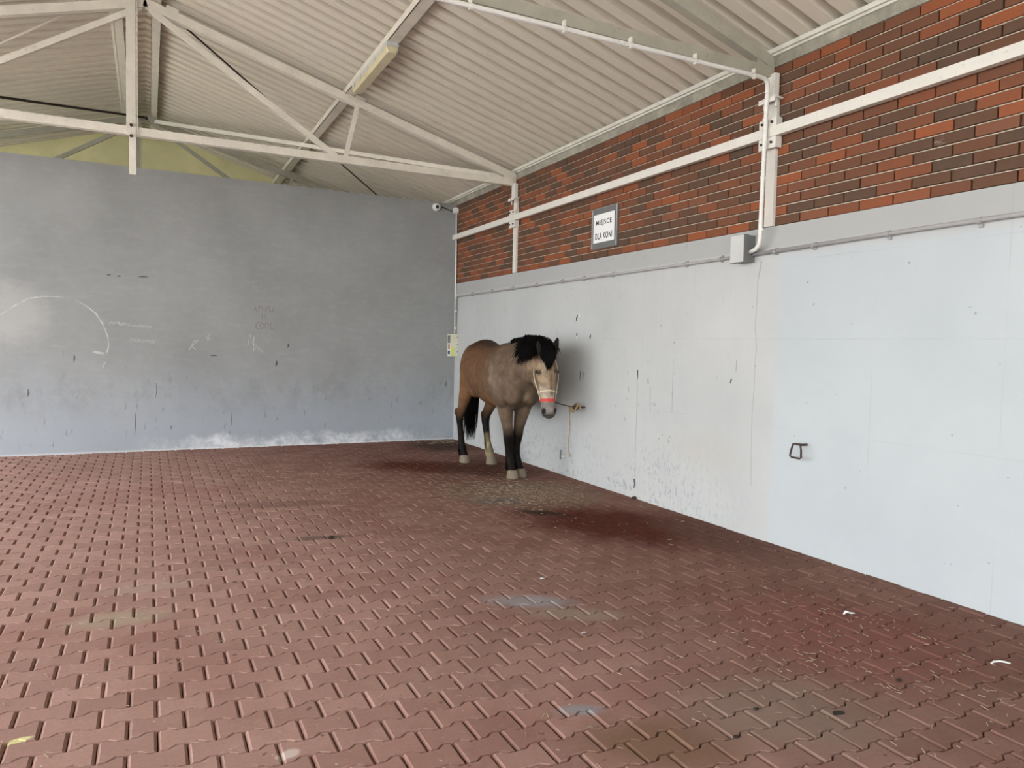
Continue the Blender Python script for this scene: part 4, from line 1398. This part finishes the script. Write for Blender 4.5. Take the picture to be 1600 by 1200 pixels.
for s in (-1, 1):
    mb = MB()
    pts = [(0.10, 0.108, 0.13), (0.22, 0.124, 0.125), (0.33, 0.134, 0.118), (0.43, 0.130, 0.11), (0.52, 0.114, 0.105), (0.615, 0.097, 0.098)]
    mb.ribbon([face_pt(t, s * l, d) for t, l, d in pts], 0.016, FR * s, 0.005)
    mb.build('cheek_strap', 'webbing', halter, HORSE)
    mb = MB()
    pts = [(0.615, 0.097, 0.098), (0.68, 0.088, 0.085), (0.735, 0.084, 0.075)]
    mb.ribbon([face_pt(t, s * l, d) for t, l, d in pts], 0.012, FR * s, 0.005)
    mb.build('side_strap', 'webbing', halter, HORSE)
    mb = MB()
    c = face_pt(0.615, s * 0.100, 0.098)
    mb.tube([c + Vector((0, 0.017 * math.cos(a), 0.017 * math.sin(a))) for a in [2 * math.pi * k / 10 for k in range(11)]], 0.003, 5)
    mb.build('ring', 'box_grey', halter, HORSE)
# ------------------------------------------------------------------ marks on the back wall
def back_mark(name, pts, width, mat):
    m_ = MB()
    m_.ribbon([(p[0], WY, p[1]) for p in pts], width, (0, -1, 0), 0.0012)
    return m_.build(name, mat, wall_back)
def right_mark(name, pts, width, mat):
    m_ = MB()
    m_.ribbon([(WX, p[0], p[1]) for p in pts], width, (-1, 0, 0), 0.0012)
    return m_.build(name, mat, wall_right)
# big chalk arc
back_mark('chalk_arc', [(-1.633, 1.759), (-1.488, 1.875), (-1.334, 1.978), (-1.165, 2.010), (-0.958, 2.012)], [0.006, 0.014, 0.018, 0.013, 0.005], 'chalk')
back_mark('chalk_arc', [(-0.833, 1.978), (-0.713, 1.910), (-0.606, 1.816), (-0.535, 1.694), (-0.477, 1.530), (-0.463, 1.405), (-0.486, 1.313)], [0.004, 0.010, 0.022, 0.020, 0.014, 0.012, 0.016], 'chalk')
back_mark('chalk_mark', [(-0.645, 1.327), (-0.588, 1.312), (-0.515, 1.304)], 0.03, 'chalk')
back_mark('chalk_mark', [(-0.508, 1.188), (-0.538, 1.112)], 0.012, 'chalk')
def scribble(x0, z0, x1, z1, amp, n, width, mat, seed, name='chalk_writing'):
    r = random.Random(seed)
    pts = []
    for k in range(n):
        t = k / (n - 1)
        pts.append((x0 + (x1 - x0) * t + r.uniform(-0.008, 0.008), z0 + (z1 - z0) * t + amp * (1 if k % 2 else -1) * r.uniform(0.4, 1.0)))
    back_mark(name, pts, width, mat)
scribble(*(-0.454, 1.705), *(-0.218, 1.688), 0.028, 16, 0.014, 'chalk', 1)
scribble(*(-0.218, 1.680), *(0.031, 1.663), 0.018, 14, 0.010, 'chalk', 2)
scribble(*(-0.212, 1.486), *(0.084, 1.468), 0.030, 18, 0.009, 'chalk', 3)
back_mark('chalk_writing', [(0.499, 1.373), (0.556, 1.487), (0.612, 1.506), (0.531, 1.417), (0.580, 1.374)], 0.008, 'chalk')
back_mark('chalk_writing', [(0.701, 1.552), (0.774, 1.510), (0.725, 1.500), (0.750, 1.589)], 0.007, 'chalk')
back_mark('chalk_writing', [(1.251, 1.440), (1.285, 1.603), (1.302, 1.469), (1.336, 1.569), (1.328, 1.370)], 0.008, 'chalk')
back_mark('chalk_writing', [(1.311, 1.469), (1.380, 1.434), (1.328, 1.370), (1.397, 1.362), (1.388, 1.416), (1.458, 1.345)], 0.008, 'chalk')
# reddish lettering UWU / IS / COOL
for strokes in (
    [[(1.343, 2.011), (1.361, 1.940), (1.395, 1.932), (1.412, 2.005)], [(1.429, 2.006), (1.456, 1.934), (1.473, 1.990), (1.490, 1.927), (1.525, 2.010)], [(1.542, 2.011), (1.551, 1.938), (1.586, 1.931), (1.604, 2.004)]],
    [[(1.447, 1.889), (1.447, 1.816)], [(1.499, 1.891), (1.473, 1.872), (1.499, 1.837), (1.473, 1.817)]],
    [[(1.404, 1.779), (1.361, 1.750), (1.362, 1.687), (1.405, 1.679)], [(1.439, 1.771), (1.413, 1.725), (1.439, 1.680), (1.474, 1.718), (1.448, 1.771)], [(1.500, 1.773), (1.474, 1.727), (1.500, 1.682), (1.535, 1.720), (1.508, 1.773)], [(1.561, 1.775), (1.561, 1.684), (1.605, 1.685)]]):
    for st in strokes:
        back_mark('marker_letter', st, 0.008, 'pencil')
# scuffs
sr = random.Random(5)
for p, ln, w in (((-0.852, 1.233), 0.09, 0.022), ((-1.352, 0.794), 0.10, 0.02), ((-0.163, 0.374), 0.30, 0.012), ((0.090, 0.816), 0.20, 0.01), ((0.348, 0.770), 0.26, 0.008), ((-0.107, 1.243), 0.38, 0.006), ((0.555, 0.389), 0.14, 0.009),
                 ((1.042, 0.404), 0.20, 0.01), ((1.802, 1.452), 0.06, 0.03), ((1.643, 1.191), 0.08, 0.035), ((-0.284, 0.437), 0.14, 0.008), ((1.436, 0.394), 0.16, 0.008), ((4.253, 0.889), 0.10, 0.015), ((0.276, 0.309), 0.06, 0.012)):
    back_mark('scuff', [(p[0], p[1] + ln / 2), (p[0] + sr.uniform(-0.01, 0.01), p[1]), (p[0] - 0.006, p[1] - ln / 2)], [w * 0.4, w, w * 0.3], 'scuff' if w > 0.009 else 'softscuff')
for p, ln in (((0.807, 1.290), 0.09), ((-0.058, 2.319), 0.12), ((-0.458, 2.319), 0.05), ((-0.341, 2.310), 0.05)):
    back_mark('scuff', [(p[0] - ln / 2, p[1]), (p[0], p[1] + 0.006), (p[0] + ln / 2, p[1] + 0.004)], [0.006, 0.02, 0.006], 'scuff')

# ------------------------------------------------------------------ marks on the right wall
right_mark('crack', [(4.357, 2.231), (4.368, 2.171), (4.390, 2.070), (4.390, 1.942), (4.399, 1.710), (4.376, 1.530), (4.386, 1.452), (4.386, 1.192), (4.396, 0.983), (4.390, 0.722), (4.380, 0.408)], [0.016, 0.014, 0.006, 0.005, 0.005, 0.006, 0.004, 0.005, 0.003, 0.004, 0.003], 'softscuff')
right_mark('drip_line', [(5.964, 1.299), (5.954, 0.900), (5.956, 0.512), (5.950, 0.174)], [0.016, 0.009, 0.006, 0.006], 'softscuff')
right_mark('drip_line', [(5.412, 1.428), (5.409, 1.188), (5.405, 0.918)], 0.006, 'softscuff')
right_mark('drip_line', [(5.747, 1.138), (5.735, 0.888)], 0.009, 'softscuff')
right_mark('drip_line', [(4.592, 1.431), (4.595, 1.340)], 0.010, 'softscuff')
right_mark('scuff', [(5.964, 1.299), (5.949, 1.210)], [0.02, 0.004], 'scuff')
right_mark('scuff', [(5.792, 1.217), (5.779, 1.168)], [0.03, 0.02], 'softscuff')
right_mark('scuff', [(4.644, 1.273), (4.657, 1.235)], [0.018, 0.012], 'scuff')
right_mark('scuff', [(7.039, 1.244), (7.047, 1.134)], [0.022, 0.006], 'scuff')
right_mark('scuff', [(6.984, 1.239), (6.980, 1.159)], [0.016, 0.006], 'scuff')
right_mark('scuff', [(6.149, 0.159), (6.112, 0.112), (6.088, 0.070)], [0.02, 0.035, 0.01], 'softscuff')
right_mark('scuff', [(5.962, 0.198), (5.948, 0.142), (5.968, 0.099)], [0.03, 0.025, 0.01], 'scuff')
right_mark('scuff', [(6.035, 0.120), (6.010, 0.072)], [0.02, 0.02], 'softscuff')
right_mark('scuff', [(6.429, 0.138), (6.403, 0.095)], [0.03, 0.02], 'softscuff')
right_mark('scuff', [(6.108, 1.123), (6.105, 1.071)], [0.02, 0.015], 'softscuff')
right_mark('scuff', [(5.719, 0.983), (5.648, 0.964), (5.680, 0.999)], 0.012, 'softscuff')
for a, b_ in (((7.126, 1.884), (7.164, 1.812)), ((6.846, 1.664), (6.856, 1.607)), ((7.130, 1.680), (7.142, 1.644))):
    right_mark('paint_chip', [a, ((a[0] + b_[0]) / 2 + 0.004, (a[1] + b_[1]) / 2), b_], [0.006, 0.026, 0.006], 'black')
for a, b_ in (((7.085, 1.890), (7.110, 1.848)), ((7.142, 1.644), (7.126, 1.607))):
    right_mark('paint_chip', [a, ((a[0] + b_[0]) / 2, (a[1] + b_[1]) / 2), b_], [0.006, 0.03, 0.008], 'cream')
for p in ((2.415, 0.818), (2.690, 0.599), (2.748, 1.022), (3.856, 1.130), (2.681, 1.798), (2.493, 0.300)):
    right_mark('pit', [(p[0] - 0.008, p[1]), (p[0], p[1]), (p[0] + 0.008, p[1])], [0.003, 0.010, 0.003], 'softscuff')

# ------------------------------------------------------------------ litter on the floor
def scrap(name, at, size, mat, label, cat, seed, flat=0.5):
    r = random.Random(seed)
    m_ = MB()
    m_.ellipsoid((at[0], at[1], size * flat * 0.6 + 0.001), (size, size * 0.6, size * flat * 0.6), 10, 6)
    for i, v in enumerate(m_.v):
        k = 1 + r.uniform(-0.35, 0.35)
        m_.v[i] = (at[0] + (v[0] - at[0]) * k, at[1] + (v[1] - at[1]) * k, max(0.0005, v[2] * (1 + r.uniform(-0.5, 0.5))))
    ob = m_.build(name, mat, None, (at[0], at[1], 0))
    return tag(ob, label, cat)
m_ = MB()
px_, py_ = (3.606, 2.804)
m_.ribbon([(px_ - 0.028, py_ + 0.012, 0.004), (px_ - 0.012, py_ + 0.004, 0.022), (px_ + 0.004, py_, 0.008), (px_ + 0.022, py_ - 0.004, 0.012), (px_ + 0.036, py_ - 0.002, 0.003)], [0.018, 0.034, 0.040, 0.036, 0.02], (0, 0.2, 0.98), 0.003)
tag(m_.build('paper_scrap', 'paper', None, (px_, py_, 0)), 'crumpled white paper scrap on the pavers near the right wall', 'paper')
m_ = MB()
a, b_, c_ = (3.685, 2.058), (3.750, 2.053), (3.777, 2.017)
m_.tube([(a[0], a[1], 0.004), ((a[0] + b_[0]) / 2, (a[1] + b_[1]) / 2 + 0.006, 0.006), (b_[0], b_[1], 0.006), ((c_[0] + b_[0]) / 2, (c_[1] + b_[1]) / 2 + 0.004, 0.006), (c_[0], c_[1], 0.004)], [0.003, 0.005, 0.005, 0.005, 0.003], 6)
tag(m_.build('plastic_strip', 'whiteplastic', None, (b_[0], b_[1], 0)), 'bent pale strip lying on pavers by the right photo edge', 'litter')
scrap('dung_lump', (1.248, 5.540), 0.022, 'dung', 'small dark lump lying in a paver joint, left of the centre', 'litter', 1, 0.7)
scrap('dung_lump', (2.279, 2.197), 0.014, 'dung', 'small black lump on the pavers near the bottom edge', 'litter', 2)
scrap('dung_lump', (3.093, 2.125), 0.014, 'dung', 'small black lump on pavers below the right wall', 'litter', 3)
scrap('dung_lump', (2.044, 2.066), 0.015, 'dung', 'black smear lump, the lowest one near the bottom edge', 'litter', 4, 0.3)
scrap('dung_lump', (2.570, 2.032), 0.030, 'dung', 'flat dark dropping, widest on the pavers at lower right', 'litter', 5, 0.15)
scrap('stone_chip', (2.048, 3.183), 0.014, 'chalk', 'pale stone chip on the pavers at the middle of the floor', 'stone', 6)
scrap('stone_chip', (2.285, 4.057), 0.018, 'chalk', 'small pale chip on the pavers in front of the horse', 'stone', 7)
scrap('dung_lump', (4.364, 5.917), 0.028, 'dung', 'dark clump against the foot of the right wall', 'litter', 8, 0.8)
# chopped straw strewn about: nobody could count it
m_ = MB()
r = random.Random(21)
for k in range(1700):
    q = r.random()
    if q < 0.40:
        x, y = r.gauss(3.4, 0.33), r.gauss(6.6, 0.40)
    elif q < 0.55:
        x, y = r.gauss(3.1, 0.4), r.gauss(2.45, 0.45)
    else:
        x, y = r.uniform(-1.5, 4.3), r.uniform(2.0, 9.5)
    if x > WX - 0.04 or x < -3:
        continue
    a = r.uniform(0, math.pi)
    ln = r.uniform(0.004, 0.02)
    w = r.uniform(0.0007, 0.0016)
    m_.bar((x - ln * math.cos(a), y - ln * math.sin(a), 0.004), (x + ln * math.cos(a), y + ln * math.sin(a), 0.004 + r.uniform(0, 0.004)), (0, 0, 1), 0.0012, w)
tag(m_.build('straw_litter', 'straw'), 'fine pale straw bits strewn over the pavers', 'straw', kind='stuff')
# a wad of wet hay in the corner
m_ = MB()
for k in range(80):
    x, y = r.gauss(4.05, 0.13), r.gauss(10.55, 0.12)
    if x > WX - 0.05 or y > WY - 0.03:
        continue
    a = r.uniform(0, math.pi)
    ln = r.uniform(0.015, 0.045)
    z0 = r.uniform(0.004, 0.012)
    m_.bar((x - ln * math.cos(a), y - ln * math.sin(a), z0), (x + ln * math.cos(a), y + ln * math.sin(a), z0 + r.uniform(-0.003, 0.005)), (0, 0, 1), 0.0012, 0.002)
tag(m_.build('hay_wisps', 'straw'), 'trampled wisps of hay in the back corner behind the horse', 'straw', kind='stuff')
